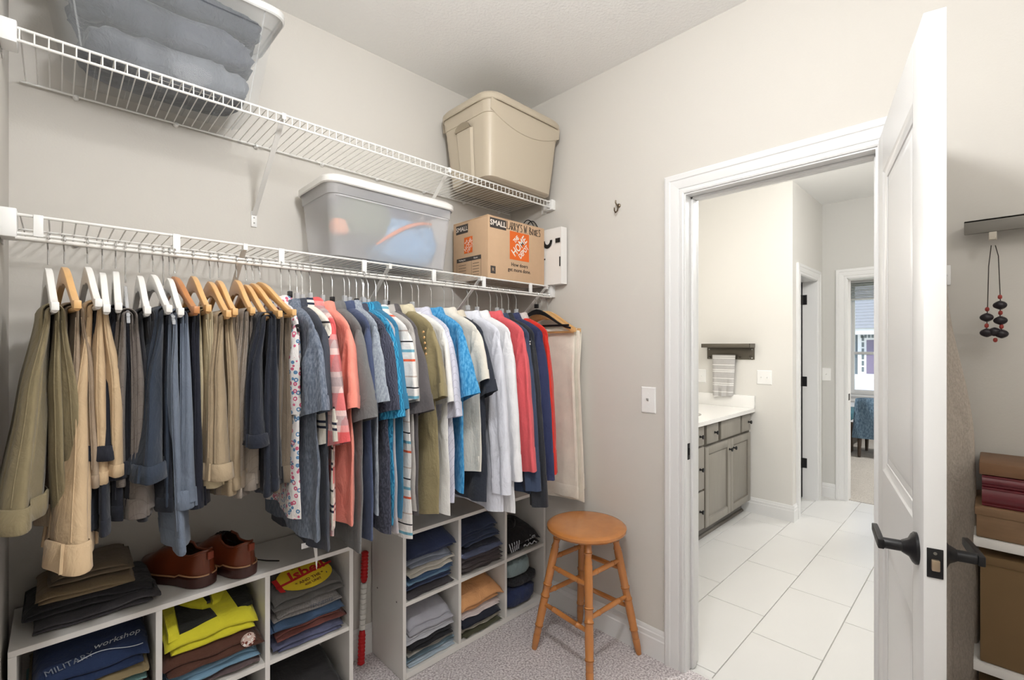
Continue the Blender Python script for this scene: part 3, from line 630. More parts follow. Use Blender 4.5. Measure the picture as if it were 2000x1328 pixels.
def lump(name, label, cat, mat, loc, sx, sy, sz, seed=0, rz=0, par=None, flat=.6):
    """crumpled cloth heap"""
    random.seed(seed); m = MB(); rs = []; N = 56
    for i in range(27):
        t = i/26; ph = PI*t; zz = -math.cos(ph); r = math.sin(ph)**.55
        ring = []
        for j in range(N):
            c, s_ = spow(math.cos(2*PI*j/N), flat), spow(math.sin(2*PI*j/N), flat)
            p = Vector((c*r*sx*13+seed, s_*r*sy*13, zz*sz*20)); g = noise.noise(p); rg = 1-2*abs(noise.noise(p*1.9+Vector((3, 7, 1))))
            k_ = 1+.07*g+.06*rg*abs(rg)-.05
            ring.append((sx*r*c*k_, sy*r*s_*k_, sz*(1+spow(zz, .6)*(1-.05))+sz*(.16*g+.13*rg)*r*(1 if zz > -.5 else .15)))
        rs.append(ring)
    m.rings(rs, True, True, True)
    o = m.build(name, mat, par, smooth=True, angle=80, loc=loc, rot=(0, 0, rz))
    if label: tag(o, label, cat)
    return o
SHU, SHL = ZU+.0052, ZLo+.0052
# clear bin
bxl, bxr = onY(128, 90, 1.70).x, onY(505, 190, 1.70).x
cb = thing('clear_bin', 'clear plastic bin full of dark clothes at the left end of the top shelf', 'storage bin', ((bxl+bxr)/2, 1.815, SHU))
clear = plastic('clear_bin_plastic', (214, 218, 220), .84, .05)
a0 = (bxr-bxl)/2
bin_shell(cb, clear, (a0, .122), (a0+.055, .146), .335, .03, .012, inner=False)
for sx_ in (-1, 1):
    MB().tube([(sx_*(a0-.03), -.123, .02), (sx_*(a0+.01), -.150, .32)], .0022, 6).build('corner_rib', clear, cb, smooth=True)
lid(cb, plastic('frosted_white_lid', (232, 232, 230), .25, .25), a0+.075, .162, .338, .05)
for k in range(6): MB().box(-a0+.06+k*.075, -a0+.062+k*.075, -.10, .10, -.0005, .0035).build('base_rib', clear, cb)
MB().box(-.05, .11, -.118, -.116, -.0006, .0).build('maker_strip', pm('strip_label', (214, 212, 206), .6), cb)
dk = [fab('bin_cloth_slate', (40, 44, 54), 'denim', (84, 88, 98), (70, 74, 82), wr=1), fab('bin_cloth_grey', (62, 66, 74), 'denim', (120, 124, 132), (96, 100, 106), wr=1), fab('bin_cloth_dark', (26, 29, 36), 'denim', (64, 68, 78), (48, 52, 60), wr=1)]
cx, cy = cb.location.x, 1.815
lump('folded_sweater', 'slate crumpled sweater lying at the bottom of the clear bin', 'clothes', dk[1], (cx+.004, cy, SHU+.012), .212, .116, .058, 3, flat=.42)
lump('folded_sweater', 'dark crumpled sweater in the middle of the clear bin', 'clothes', dk[0], (cx+.004, cy-.002, SHU+.113), .232, .127, .058, 5, flat=.42)
lump('folded_sweater', 'black crumpled jacket on top inside the clear bin', 'clothes', dk[2], (cx+.004, cy, SHU+.215), .25, .135, .05, 8, flat=.42)
# frosted bin on the lower shelf
fxl, fxr = onY(640, 400, 1.655).x, onY(893, 400, 1.655).x
fbn = thing('frosted_bin', 'frosted plastic bin with white lid on the lower shelf beside the cardboard box', 'storage bin', ((fxl+fxr)/2, 1.812, SHL))
a1 = (fxr-fxl)/2; fro = plastic('frosted_bin_plastic', (250, 250, 253), .58, .3, milky=.25)
bin_shell(fbn, fro, (a1-.032, .122), (a1-.012, .146), .292, .035, .007, .0025, inner=False)
MB().rings([rrect(-a1+.033, a1-.033, -.149, .147, .03, .225), rrect(-a1+.031, a1-.031, -.1505, .1485, .03, .226), rrect(-a1+.031, a1-.031, -.1505, .1485, .03, .230), rrect(-a1+.033, a1-.033, -.149, .147, .03, .231)], True).build('rim_band', fro, fbn, smooth=True)
lid(fbn, pm('white_lid_plastic', (238, 236, 232), .4), a1, .156, .294, .055)
fx = fbn.location.x
lump('plush_bag', 'pale blue plastic bag of linens in the right of the frosted bin', 'bag', pm('blue_bag', (110, 156, 196), .25, var=.35, vscale=30, bump=.8, bscale=24), (fx+.09, 1.805, SHL+.012), .145, .112, .10, 21)
lump('blanket', 'olive green blanket in the left of the frosted bin', 'blanket', fab('olive_blanket', (96, 106, 80), wr=.9), (fx-.10, 1.81, SHL+.09), .12, .11, .085, 23)
lump('blanket', 'navy blanket with orange edge at the back of the frosted bin', 'blanket', fab('navy_blanket', (66, 76, 116), wr=.8), (fx+.03, 1.84, SHL+.14), .12, .07, .07, 25)
arc = MB().tube([(fx-.08+.26*t, 1.693, SHL+.075+.125*math.sin(t*PI*.5)) for t in [i/14 for i in range(15)]], [.004+.004*math.sin(PI*i/14) for i in range(15)], 8).build('orange_cord', pm('orange_cord', (226, 120, 50), .7), None, smooth=True)
tag(arc, 'orange curved piping seen through the frosted bin side', 'cord')
lump('sock_bundle', 'orange cloth bundle at the left side inside the frosted bin', 'clothes', fab('orange_cloth', (214, 140, 92), wr=.7), (fx-.205, 1.75, SHL+.10), .035, .03, .03, 29)
# tan tote
tt = thing('tan_tote', 'large tan lidded storage tote on the top shelf in the corner', 'storage bin', (1.645, 1.762, SHU))
tan = pm('tan_plastic', (192, 180, 160), .38, spec=.5)
bin_shell(tt, tan, (.222, .15), (.252, .182), .362, .045, .006, .003)
lid(tt, tan, .262, .195, .367, .075, .03)
for sgn in (-1, 1):                # raised rim band with a sweeping lower edge
    rs = []; m = MB()
    for i in range(25):
        u = -1+2*i/24; zlow = .245+.055*(u*u) if True else 0
        x = u*.238; rs.append([(x, sgn*(.1505+.032*zlow/.362), zlow), (x, sgn*(.1535+.032*zlow/.362), zlow+.002), (x, sgn*.187, .350), (x, sgn*.183, .352)])
    m.rings(rs, False); m.build('rim_band', tan, tt, smooth=True)
for sgn in (-1, 1):
    m = MB(); m.rings([[(sgn*(.224+.030*z/.362+.002), w_, z) for w_ in (-wd, -wd+.01, wd-.01, wd)] if False else [(sgn*(.224+.030*z/.362+o), y, z) for y, o in ((-wd, .0), (-wd+.012, .009), (wd-.012, .009), (wd, .0))] for z, wd in ((.015, .052), (.12, .056), (.25, .062))], False)
    hp_ = m.build('handle_pad', tan, tt, smooth=True, angle=30)
    m = MB(); m.rings([[(sgn*(.246+.006*k), y*.058, .25+.034*math.sqrt(max(0, 1-y*y))*q) for y in [i/8-1 for i in range(17)]] for k, q in ((0, 0), (2, 0), (2.6, 1))], False)
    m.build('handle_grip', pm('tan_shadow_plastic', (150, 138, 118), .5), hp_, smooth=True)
for y in (-.13, 0, .13):
    for sgn in (-1, 1): MB().box(sgn*.256-.006, sgn*.256+.006, y-.018, y+.018, .345, .360).build('lid_catch', tan, tt, bevel=.002)
# ================================================================ CARDBOARD BOX with its printing
bx0, bx1 = onY(953, 480, 1.662).x, onY(1063, 480, 1.662).x; bd_ = .268; bh = .302
cbx = thing('cardboard_box', 'small brown cardboard moving box with orange logo on the lower shelf', 'box', ((bx0+bx1)/2, 1.662+bd_/2, SHL))
bw2 = (bx1-bx0)/2
MB().box(-bw2, bw2, -bd_/2, bd_/2, 0, bh-.008).build('carton', M['card'], cbx, bevel=.002)
for s in (-1, 1): MB().box(-bw2, bw2, s*bd_/4-bd_/4+.001, s*bd_/4+bd_/4-.001, bh-.0075, bh-.004).build('top_flap', M['card'], cbx)
MB().box(-bw2+.01, bw2, -.024, .024, bh-.0038, bh-.0034).build('packing_tape', pm('packing_tape', (196, 150, 100), .2, coat=.5), cbx)
yf = -bd_/2-.0006
def flat(x0, x1, z0, z1, mat, nm, face='f', par=None, dz=0):
    m = MB()
    if face == 'f': m.add([(x0, yf-dz, z0), (x1, yf-dz, z0), (x1, yf-dz, z1), (x0, yf-dz, z1)], [(0, 1, 2, 3)])
    else: m.add([(-bw2-.0006-dz, -x0, z0), (-bw2-.0006-dz, -x1, z0), (-bw2-.0006-dz, -x1, z1), (-bw2-.0006-dz, -x0, z1)], [(0, 1, 2, 3)])
    return m.build(nm, mat, par or cbx)
def lettering(body, size, mat, x, z, face='f', rot=0, sx_=1, sz_=1, shear=0, par=None, off=0, dz=.0006):
    me = text_mesh(body, size, mat, .0002, shear, offset=off); o = place('lettering', me, par or cbx)
    o.scale = (sx_, sz_, 1)
    if face == 'f': o.location = (x, yf-dz, z); o.rotation_euler = Matrix.Rotation(PI/2, 3, 'X').to_euler() if not rot else (Matrix.Rotation(PI/2, 3, 'X') @ Matrix.Rotation(rot, 3, 'Z')).to_euler()
    else: o.location = (-bw2-.0006-dz, -x, z); o.rotation_euler = (Matrix.Rotation(-PI/2, 3, 'Z') @ Matrix.Rotation(PI/2, 3, 'X') @ Matrix.Rotation(rot, 3, 'Z')).to_euler()
    return o
flat(-bw2+.012, -bw2+.118, bh-.062, bh-.014, M['ink'], 'size_panel'); lettering('SMALL', .036, M['paperw'], -bw2+.065, bh-.038, off=.0008)
l0, l1, k0, k1 = bw2-.255, bw2-.118, .105, .245
flat(l0, l1, k0, k1, M['orange'], 'logo_square')
cxl, czl = (l0+l1)/2, (k0+k1)/2; dg = math.radians(45); nrm_ = (-.7071, .7071)
for body, sz, off, sx2, al in (('THE', .030, .040, .72, .006), ('HOME', .056, .002, .80, 0), ('DEPOT', .036, -.037, .74, .004)):
    lettering(body, sz, M['paperw'], cxl+nrm_[0]*off+.7071*al, czl+nrm_[1]*off+.7071*al, rot=dg, sx_=sx2, off=.001)
lettering('How doers', .026, M['ink'], cxl, .080, off=.0002); lettering('get more done.', .026, M['ink'], cxl, .054, off=.0002)
flat(-bw2+.016, -bw2+.048, .022, .058, M['ink'], 'recycling_mark'); lettering('R', .022, M['card'], -bw2+.032, .040)
# left side printing
flat(-.11, -.015, bh-.064, bh-.02, M['ink'], 'size_panel', 's'); lettering('SMALL', .032, M['paperw'], -.0625, bh-.042, 's')
flat(-.045, .02, .135, .215, M['orange'], 'logo_square', 's')
for body, sz, off in (('THE', .017, .022), ('HOME', .031, 0), ('DEPOT', .021, -.022)): lettering(body, sz, M['paperw'], -.0125-.7071*off, .175+.7071*off, 's', rot=dg, sx_=.85, sz_=1)
flat(-.105, .085, .095, .115, M['ink'], 'list_header', 's'); lettering('Packing list', .012, M['paperw'], -.06, .105, 's'); lettering('Room', .012, M['paperw'], .045, .105, 's')
for x in (-.105, .012, .084): flat(x, x+.0015, .0, .095, M['ink'], 'list_rule', 's')
for i in range(6):
    flat(-.09, -.03, .078-i*.014, .080-i*.014, M['ink'], 'list_line', 's'); flat(.022, .07, .078-i*.014, .080-i*.014, M['ink'], 'list_line', 's')
# hand-written marker strokes: LARRY'S W. BOXES
GL = {'L': [[(0, 1), (0, 0), (.7, .05)]], 'A': [[(0, 0), (.35, 1), (.7, 0)], [(.12, .4), (.6, .4)]], 'R': [[(0, 0), (0, 1), (.55, .9), (.55, .55), (0, .5), (.65, 0)]],
      'Y': [[(0, 1), (.3, .5), (.65, 1)], [(.65, 1), (.2, -.15)]], "'": [[(.1, 1.05), (.05, .8)]], 'S': [[(.6, .9), (.2, 1), (.1, .7), (.55, .4), (.5, .05), (0, .05)]],
      'W': [[(0, 1), (.2, 0), (.45, .8), (.65, 0), (.95, 1.05)]], '.': [[(.1, .02), (.16, .02)]], 'B': [[(0, 0), (0, 1), (.5, .85), (.1, .55), (.6, .3), (.5, 0), (0, 0)]],
      'O': [[(.3, 0), (0, .4), (.3, .85), (.6, .5), (.3, 0)]], 'X': [[(0, .8), (.6, 0)], [(.6, .85), (0, 0)]], 'E': [[(.6, .85), (0, .8), (0, 0), (.6, 0)], [(0, .42), (.45, .45)]]}
m = MB(); xx = bw2-.274; zz = bh-.051; h_ = .037
for ch in "LARRY'S W. BOXES":
    if ch == ' ': xx += .010; continue
    for st in GL[ch]:
        m.tube([(xx+p[0]*h_*.54, yf-.0004, zz+p[1]*h_) for p in st], .0017, 4)
    xx += h_*.535*(1.15 if ch == 'W' else .4 if ch in "'." else .86); zz -= .0002
m.build('marker_writing', M['marker'], cbx)
# ================================================================ WHITE PAPER BAG beside the box
bg_ = thing('paper_bag', 'white paper carrier bag with black print between box and wall', 'bag', (1.893, 1.745, SHL))
pb = pm('white_bag_paper', (236, 234, 230), .55, bump=.25, bscale=12)
m = MB(); m.rings([[(-.018, -.185, z), (-.022, 0, z+.0), (-.018, .165, z), (.020, .165, z), (.022, -.19, z)] for z in (0, .1, .2, .295)], True, True, False); m.build('bag_body', pb, bg_)
m = MB(); m.rings([[(-.012+.012*i, y, .285+.075*math.sin(PI*(y+.07)/.14)) for i in (0,)]*1 for y in ()], False) if False else None
for sx_ in (-.016, .016): MB().tube([(sx_, -.06+.12*t+.06, .29+.085*math.sin(PI*t)**.6) for t in [i/16 for i in range(17)]], .0026, 6).build('handle', M['blackp'], bg_, smooth=True)
xs = -.0232
m = MB(); pts = [(math.cos(a), math.sin(a)) for a in [PI+PI*i/14 for i in range(15)]]
m.rings([[(xs, -.095-r*c*.8, .235+r*s*1.0) for c, s in pts] for r in (.022, .042)], False); m.build('printed_letter', M['marker'], bg_)
def bflat(y0, y1, z0, z1): MB().add([(xs, y0, z0), (xs, y1, z0), (xs, y1, z1), (xs, y0, z1)], [(0, 1, 2, 3)]).build('printed_letter', M['marker'], bg_)
bflat(-.182, -.150, .215, .238); bflat(-.08, -.06, .135, .142); bflat(-.184, -.176, .09, .14)
for i in (0, 1, 2): MB().add([(xs+.0015, -.18+.03*i, .02), (xs+.0015, -.178+.03*i, .02), (xs+.0015, -.10+.02*i, .12), (xs+.0015, -.103+.02*i, .12)], [(0, 1, 2, 3)]).build('crease', pb, bg_)
# ================================================================ HANGERS
CIR = lambda a, r=.0125: (0, -r*math.cos(a), r*math.sin(a))
def hook_pts(zn):
    return [(0, 0, zn), (0, 0, -.034), (0, .006, -.024), (0, .0135, -.012)]+[(0, .0125*math.cos(a), .0012+.0125*math.sin(a)) for a in [0+i*PI*1.12/10 for i in range(11)]]
HM = {}
def hanger_mesh(kind, zn):
    key = (kind, round(zn, 3))
    if key in HM: return HM[key]
    hook = MB().tube(hook_pts(zn+.004), .0017, 8).mesh('hook', M['chrome'], True)
    half = .212; th = .0068 if kind in ('white', 'wood', 'wood_red') else .0035
    top = []; bot = []; N = 16
    for i in range(N+1):
        y = -half+2*half*i/N; u = abs(y)/half
        zt = zn - .004 - .098*(smooth01(u*1.02)*.75+u*.25) if kind != 'clear' else zn-.004-.1*u
        hgt = (.030*(1-u)**3+.019) if kind in ('white', 'wood', 'wood_red') else (.018*(1-u)**2+.010)
        if abs(u-.86) < .07 and kind in ('white', 'wood', 'wood_red'): zt -= .0035
        top.append((y, zt)); bot.append((y, zt-hgt))
    poly = top+list(reversed(bot))
    m = MB(); n = len(top)
    m.rings([[(sx_, a[0], a[1]), (sx_, b[0], b[1]), (-sx_, b[0], b[1]), (-sx_, a[0], a[1])] for a, b, sx_ in zip(top, bot, [th]*n)], True, True, True)
    mat = {'white': M['whitewood'], 'wood': M['wood_nat'], 'wood_red': M['wood_red'], 'clear': M['clearp'], 'black': M['blackp']}[kind]
    arm = m.mesh('arms', mat, bevel=.0022 if th > .006 else .0012, seg=2)
    zb = zn-.142 if kind in ('white', 'wood', 'wood_red') else zn-.115
    bar = MB().tube([(0, -half+.012, zb+.022), (0, half-.012, zb+.022)], .0058 if kind != 'clear' else .004, 10).mesh('trouser_bar', mat, True)
    clip = MB().box(-.006, .006, -.012, .012, zn+.0, zn+.022).mesh('size_clip', M['blackp'] if kind == 'black' else M['clearp'], bevel=.002)
    HM[key] = (hook, arm, bar, clip, zb+.022); return HM[key]
LEN = {'white': 'white wooden hanger', 'wood': 'natural wood hanger', 'wood_red': 'reddish wood hanger', 'clear': 'clear plastic hanger', 'black': 'black plastic hanger'}
def hanger(X, yaw, kind, label, zn=-.062, ys=1.0):
    t = thing(kind.replace('_red', '')+'_hanger' if kind in ('wood', 'wood_red') else {'white': 'white_hanger', 'clear': 'plastic_hanger', 'black': 'plastic_hanger'}[kind], label, 'hanger', (X, ROD.y, ROD.z+.0045), yaw, 'hangers on the closet rod')
    h, a, b, c, zb = hanger_mesh(kind, zn); t.scale = (1, ys, 1)
    place('hook', h, t); place('arms', a, t); place('trouser_bar', b, t)
    if kind in ('clear', 'black') and 'trousers' not in label: place('size_clip', c, t)
    return zb
# ================================================================ TROUSERS folded over the hanger bar
def trousers(X, yaw, zb, mat, label, Ll=.5, Lr=.5, wl=(.10, .125), wr=(.10, .10), leanl=0, leanr=0, yc=-.045, waist=-1, seed=0, fat=1.0, name='trousers', cat='trousers', dyl=0, dyr=0):
    rnd = random.Random(seed); t = thing(name, label, cat, (X, ROD.y, ROD.z+.0045), yaw, 'trousers on hangers')
    ph = [rnd.uniform(0, 6.28) for _ in range(8)]; N = 30; rows = 28; fat *= 1.25
    def section(sd, q, k, ex=0.0):
        """one cloth cross-section at share q of the drop on side sd, leg k"""
        L = (Ll if sd < 0 else Lr)-.014*k; wq = wl if sd < 0 else wr; ln = leanl if sd < 0 else leanr; dy = (dyl if sd < 0 else dyr)*q; d = q*L
        r = .0085+.0085*k; isw = sd == waist; rs_ = .009+.0125*k*fat
        cx = sd*(r+((.014*fat if isw else rs_)-r)*smooth01(q*2.5))+ln*q**1.4*(1+.2*k)
        w_ = wq[0]+(wq[1]-wq[0])*(q**2.6 if isw else smooth01(q))
        th = .005+(.001+.005*min(1, q*3)+(.011*q**1.6 if isw else .002*q))*fat+ex
        A = .0085*smooth01(d/.2)
        ring = []
        for j in range(N):
            a = 2*PI*j/N; c = spow(math.cos(a), .75); f = c
            yy = yc+dy-(w_*(1-.06*k)+ex)*c+.012*k*(1 if sd < 0 else -1)
            crease = A*(math.sin(f*4.2+ph[0]+k*1.5+d*.8)+.55*math.sin(f*9+ph[1]-d*1.6))
            dent = .0045*noise.noise(Vector((f*2.2, d*7, seed+k*7)))*smooth01(d/.1)*(1-.6*abs(c))
            ring.append((cx+sd*th*math.sin(a)*(1+.22*math.sin(f*11+ph[2]))+crease+dent, yy+.005*noise.noise(Vector((d*6, c*2, seed*1.7)))*smooth01(d/.1), zb-d+.004*math.sin(f*3+ph[3])*q))
        return ring
    for k in range(2):
        r = .0085+.0085*k; rs = [section(-1, 1-i/(rows-1), k) for i in range(rows)]
        l0, r0 = rs[-1], section(1, 0, k)
        for i in range(1, 8):
            a = PI-PI*i/8; g = i/8; row = []
            for j in range(N):
                yy = l0[j][1]*(1-g)+r0[j][1]*g; th = .005*math.sin(2*PI*j/N)
                row.append(((r+th)*math.cos(a), yy, zb+(r+th)*math.sin(a)))
            rs.append(row)
        rs += [section(1, i/(rows-1), k) for i in range(rows)]
        # keep the winding: on the right side the ring runs with mirrored thickness
        m = MB(); m.rings(rs, True, True, True); lg_ = m.build('leg', mat, t, smooth=True, angle=75)
        for sd in (-1, 1):
            MB().tube([section(sd, .04+.86*i/16, k, .0006)[2 if sd < 0 else N-2] for i in range(17)], .0013, 5).build('seam', mat, lg_, smooth=True)
            if sd != waist: MB().rings([section(sd, q, k, e) for q, e in ((.93, 0), (.935, .0016), (.999, .0016), (1.004, 0))], True).build('hem', mat, lg_, smooth=True, angle=60)
    sd = waist
    wb = MB().rings([section(sd, q, 0, e) for q, e in ((.905, .004), (.91, .0075), (1.0, .0085), (1.008, .006))], True).build('waistband', mat, t, smooth=True, angle=60)
    for jj in (N//8, N//4, 3*N//8, 5*N//8, 3*N//4):
        p0, p1 = section(sd, .90, 0, .0105)[jj], section(sd, 1.0, 0, .0115)[jj]
        MB().tube([p0, p1], .0035, 6).build('belt_loop', mat, wb, smooth=True)
    return t
def px_hanger(hx, tx):
    """hook pixel column on the rod and the front arm tip column -> X and yaw"""
    X = onY(hx, 480, ROD.y).x; xt = onY(tx, 600, ROD.y-.212).x
    return X, math.asin(max(-.6, min(.6, (xt-X)/.212)))
F = fab
TR = [  # hook px, tip px, hanger, cloth, colour words, kwargs
 (94, 108, 'white', F('olive_twill', (132, 120, 92)), 'olive trousers at the far left end of the rod', dict(Ll=.45, Lr=.52, wl=(.11, .17), wr=(.10, .12), leanl=-.036, yc=-.055, leanr=.015, fat=1.05, dyl=-.06)),
 (126, 152, 'wood', F('taupe_twill', (156, 138, 118)), 'taupe trousers second from the left wall', dict(Ll=.50, Lr=.43, wl=(.08, .09), wr=(.11, .12), waist=-1, yc=-.035, dyr=-.02)),
 (171, 193, 'white', F('tan_chino', (200, 174, 140)), 'tan trousers with a wide waistband hanging lowest at left', dict(Ll=.585, Lr=.42, wl=(.05, .14), wr=(.07, .07), leanl=-.022, yc=-.10, dyl=-.01, fat=1.1)),
 (200, 209, 'white', F('navy_twill', (40, 43, 52)), 'dark navy trousers right of the tan pair', dict(Ll=.53, Lr=.40, wl=(.11, .12), yc=-.05, waist=1)),
 (226, 232, 'white', F('ink_navy_twill', (35, 37, 46)), 'ink navy trousers beside the grey corduroy pair', dict(Ll=.36, Lr=.52, wl=(.11, .13), yc=-.045)),
 (245, 251, 'clear', F('grey_corduroy', (116, 108, 102), 'pinlines', (94, 88, 82)), 'grey corduroy trousers on a clear plastic hanger', dict(Ll=.42, Lr=.5, wl=(.13, .09), yc=-.06, waist=1, fat=1.2)),
 (273, 289, 'white', F('black_denim', (30, 30, 34), 'denim', (40, 40, 46), (70, 72, 78)), 'black jeans with pale stitching on a white hanger', dict(Ll=.52, Lr=.4, wl=(.10, .10), yc=-.055, waist=1)),
 (299, 331, 'white', F('steel_blue_twill', (48, 57, 71)), 'steel blue trousers on a white hanger', dict(Ll=.42, Lr=.50, wl=(.12, .15), yc=-.065, leanl=-.014, fat=1.25)),
 (319, 340, 'clear', F('midnight_twill', (31, 34, 43)), 'midnight blue trousers squeezed behind the steel blue pair', dict(Ll=.5, Lr=.45, yc=-.05, wl=(.11, .12), waist=1)),
 (331, 354, 'white', F('washed_denim', (96, 107, 124), 'denim', (112, 122, 138), (132, 140, 152)), 'washed blue jeans hanging down to the brown shoes', dict(Ll=.62, Lr=.5, wl=(.12, .10), yc=-.075, leanl=.02, waist=1)),
 (341, 385, 'wood_red', F('dark_navy_cord', (34, 36, 47), 'pinlines', (30, 32, 42)), 'dark navy trousers on a reddish wood hanger', dict(Ll=.50, Lr=.52, wl=(.10, .10), yc=-.06, waist=1)),
 (377, 408, 'wood', F('beige_chino', (200, 186, 154)), 'beige trousers bunched below a wood hanger', dict(Ll=.50, Lr=.48, wl=(.09, .08), yc=-.055, waist=1)),
 (410, 447, 'wood', F('khaki_chino', (164, 146, 120)), 'khaki trousers with the waistband hanging at the front', dict(Ll=.44, Lr=.50, wl=(.12, .15), yc=-.065, fat=1.4)),
 (427, 460, 'wood', F('mushroom_chino', (148, 134, 118)), 'mushroom brown trousers tucked behind the khaki pair', dict(Ll=.5, Lr=.48, wl=(.09, .09), yc=-.055, waist=1)),
 (462, 494, 'wood', F('taupe_grey_cord', (150, 140, 130), 'pinlines', (128, 118, 108)), 'taupe grey corduroy trousers left of the navy suit pair', dict(Ll=.52, Lr=.5, wl=(.14, .10), yc=-.06, waist=1, fat=1.2)),
 (481, 522, 'wood', F('suit_navy', (34, 38, 49)), 'navy dress trousers with turned cuffs mid rod', dict(Ll=.36, Lr=.51, wl=(.15, .165), wr=(.15, .14), yc=-.075, waist=-1, fat=1.4)),
 (494, 548, 'wood', F('jet_twill', (36, 36, 40)), 'jet black trousers behind the navy dress pair', dict(Ll=.52, Lr=.5, wl=(.14, .13), yc=-.06, waist=1)),
 (508, 576, 'wood', F('brown_twill', (116, 104, 90)), 'brown trousers last before the shirts', dict(Ll=.53, Lr=.5, wl=(.11, .09), yc=-.055, waist=1)),
]
for i, (hx, tx, kind, mat, lab, kw) in enumerate(TR):
    X, yw = px_hanger(hx, tx)
    zb = hanger(X, yw, kind, LEN[kind]+' carrying '+('the ' if not lab.startswith('the') else '')+lab, (-.105 if kind == 'clear' else -.062)+.006*((i*7) % 3-1))
    trousers(X, yw, zb, mat, lab, seed=i*3+1, **kw)
# ================================================================ SHIRTS
def shirt(X, yaw, mat, label, L=.74, sl='short', Ls=.25, al=14, W=.228, T=.013, b=.020, z0=-.126, hem=.17, collar=True, cmat=None, seed=0, name='shirt', cat='shirt', lean=0, yc=0, drop=0):
    rnd = random.Random(seed); t = thing(name, label, cat, (X, ROD.y, ROD.z+.0045), yaw, 'shirts on hangers')
    ph = [rnd.uniform(0, 6.28) for _ in range(8)]; N = 44; R = 34; z0 -= drop
    def foldx(y, d): return .0085*min(1, d/.45)*(math.sin(y*27+ph[0]+d*1.5)+.55*math.sin(y*56+ph[1]-d*3)) + .006*noise.noise(Vector((y*9, d*7, seed)))*min(1, d/.1)
    rs = []
    for i in range(R):
        u = i/(R-1); d = L*(u**1.25)
        sh = min(1, d/.088); w_ = .062+(W-.012-.062)*math.sin(PI/2*sh)**.85+.018*smooth01((d-.1)/.5)
        th = .030*(1-sh)+T*sh+.004*smooth01((d-.3)/.4)
        ring = []
        for j in range(N):
            a = 2*PI*j/N; y = yc-w_*spow(math.cos(a), .78)
            slope = .085*(1-math.sqrt(max(0, 1-min(1, abs(y-yc)/W)**2)))*0
            ring.append((th*math.sin(a)+foldx(y, d)+lean*d, y+.006*noise.noise(Vector((d*9, j*.2, seed+3)))*min(1, d/.1), z0-d-.006*math.sin(y*21+ph[2])*smooth01((d-L*.7)/(L*.3))))
        rs.append(ring)
    m = MB(); m.rings(rs, True)
    inner = [[(p[0]*.96+.0005, yc+(p[1]-yc)*.985, p[2]+.012) for p in rs[-1]], [(p[0]*.9, yc+(p[1]-yc)*.96, p[2]+.06) for p in rs[-1]]]
    m.rings([rs[-1]]+inner, True); m.build('body', mat, t, smooth=True, angle=80)
    zt = z0-.078; A = math.radians(al)
    for s in (-1, 1):
        if sl == 'none': break
        if sl == 'short': O1 = (W-.012+Ls*math.sin(A), zt-Ls*math.cos(A)); I1 = (O1[0]-hem*math.cos(A), O1[1]-hem*math.sin(A)); I0 = (W-.05, zt-.185); hb = b
        else: O1 = (W+Ls*math.sin(A*.45), zt-Ls); I1 = (O1[0]-hem, O1[1]-.008); I0 = (W-.07, zt-.20); hb = b
        O0 = (W-.034, zt+.012); NN = 28; RR = 20 if sl == 'short' else 30; rr = []
        for i in range(RR+1):
            q = i/RR; O = bez(O0, (W+.012, zt-.005 if sl == 'short' else zt-.03), O1, q); I = tuple(I0[c]+(I1[c]-I0[c])*q for c in (0, 1))
            th = T*1.15+(hb-T*1.15)*smooth01(q*2.2)+(.004*q if sl == 'short' else -.002*q); ring = []
            for j in range(NN):
                a = 2*PI*j/NN; c = spow(math.cos(a), .8); f = (c+1)/2; y = I[0]+(O[0]-I[0])*f; z = I[1]+(O[1]-I[1])*f
                fx_ = .009*min(1, q*2)*(math.sin(f*7+ph[3]+q*2)+.5*math.sin(f*14+ph[4]))+.0055*noise.noise(Vector((f*3, q*(4 if sl == 'short' else 9), seed+11)))
                ring.append((th*math.sin(a)+fx_+foldx(yc+s*y, -zt+.1)*.3+lean*(-z), yc+s*y, z+.004*noise.noise(Vector((q*5, f*3, seed)))))
            rr.append(ring)
        m = MB(); m.rings(rr, True)
        cen = [sum(p[c] for p in rr[-1])/NN for c in range(3)]
        inn = [[tuple(cen[c]+(p[c]-cen[c])*k+(0, 0, up_)[c] for c in range(3)) for p in rr[-1]] for k, up_ in ((.93, .004), (.86, .05))]
        m.rings([rr[-1]]+inn, True); sv = m.build('sleeve', mat, t, smooth=True, angle=80)
        cf = []
        for q, e in ((.90, 1.0), (.905, 1.035), (1.0, 1.035), (1.002, 1.0)):
            src = rr[int(round(.9*RR))] if q < .95 else rr[-1]; cc = [sum(p[c] for p in src)/NN for c in range(3)]
            cf.append([tuple(cc[c]+(p[c]-cc[c])*(e if c else e*1.02) for c in range(3)) for p in src])
        MB().rings(cf, True).build('cuff', mat, sv, smooth=True, angle=60)
    if collar:
        prof = [(.052, -.014), (.049, .014), (.054, .021), (.066, .013), (.082, -.020), (.079, -.023)]
        rr = [[(r*.62*math.sin(2*PI*j/28)+foldx(0, .01), yc-r*math.cos(2*PI*j/28), z0+z+(.012*math.cos(2*PI*j/14) if k > 2 else 0)) for j in range(28)] for k, (r, z) in enumerate(prof)]
        MB().rings(rr, True).build('collar', cmat or mat, t, smooth=True, angle=70)
    else:
        rr = [[(r*.6*math.sin(2*PI*j/24), yc-r*math.cos(2*PI*j/24), z0+z) for j in range(24)] for r, z in ((.066, -.016), (.060, .004), (.057, .006), (.058, -.012))]
        MB().rings(rr, True).build('neckband', cmat or mat, t, smooth=True, angle=70)
    return t
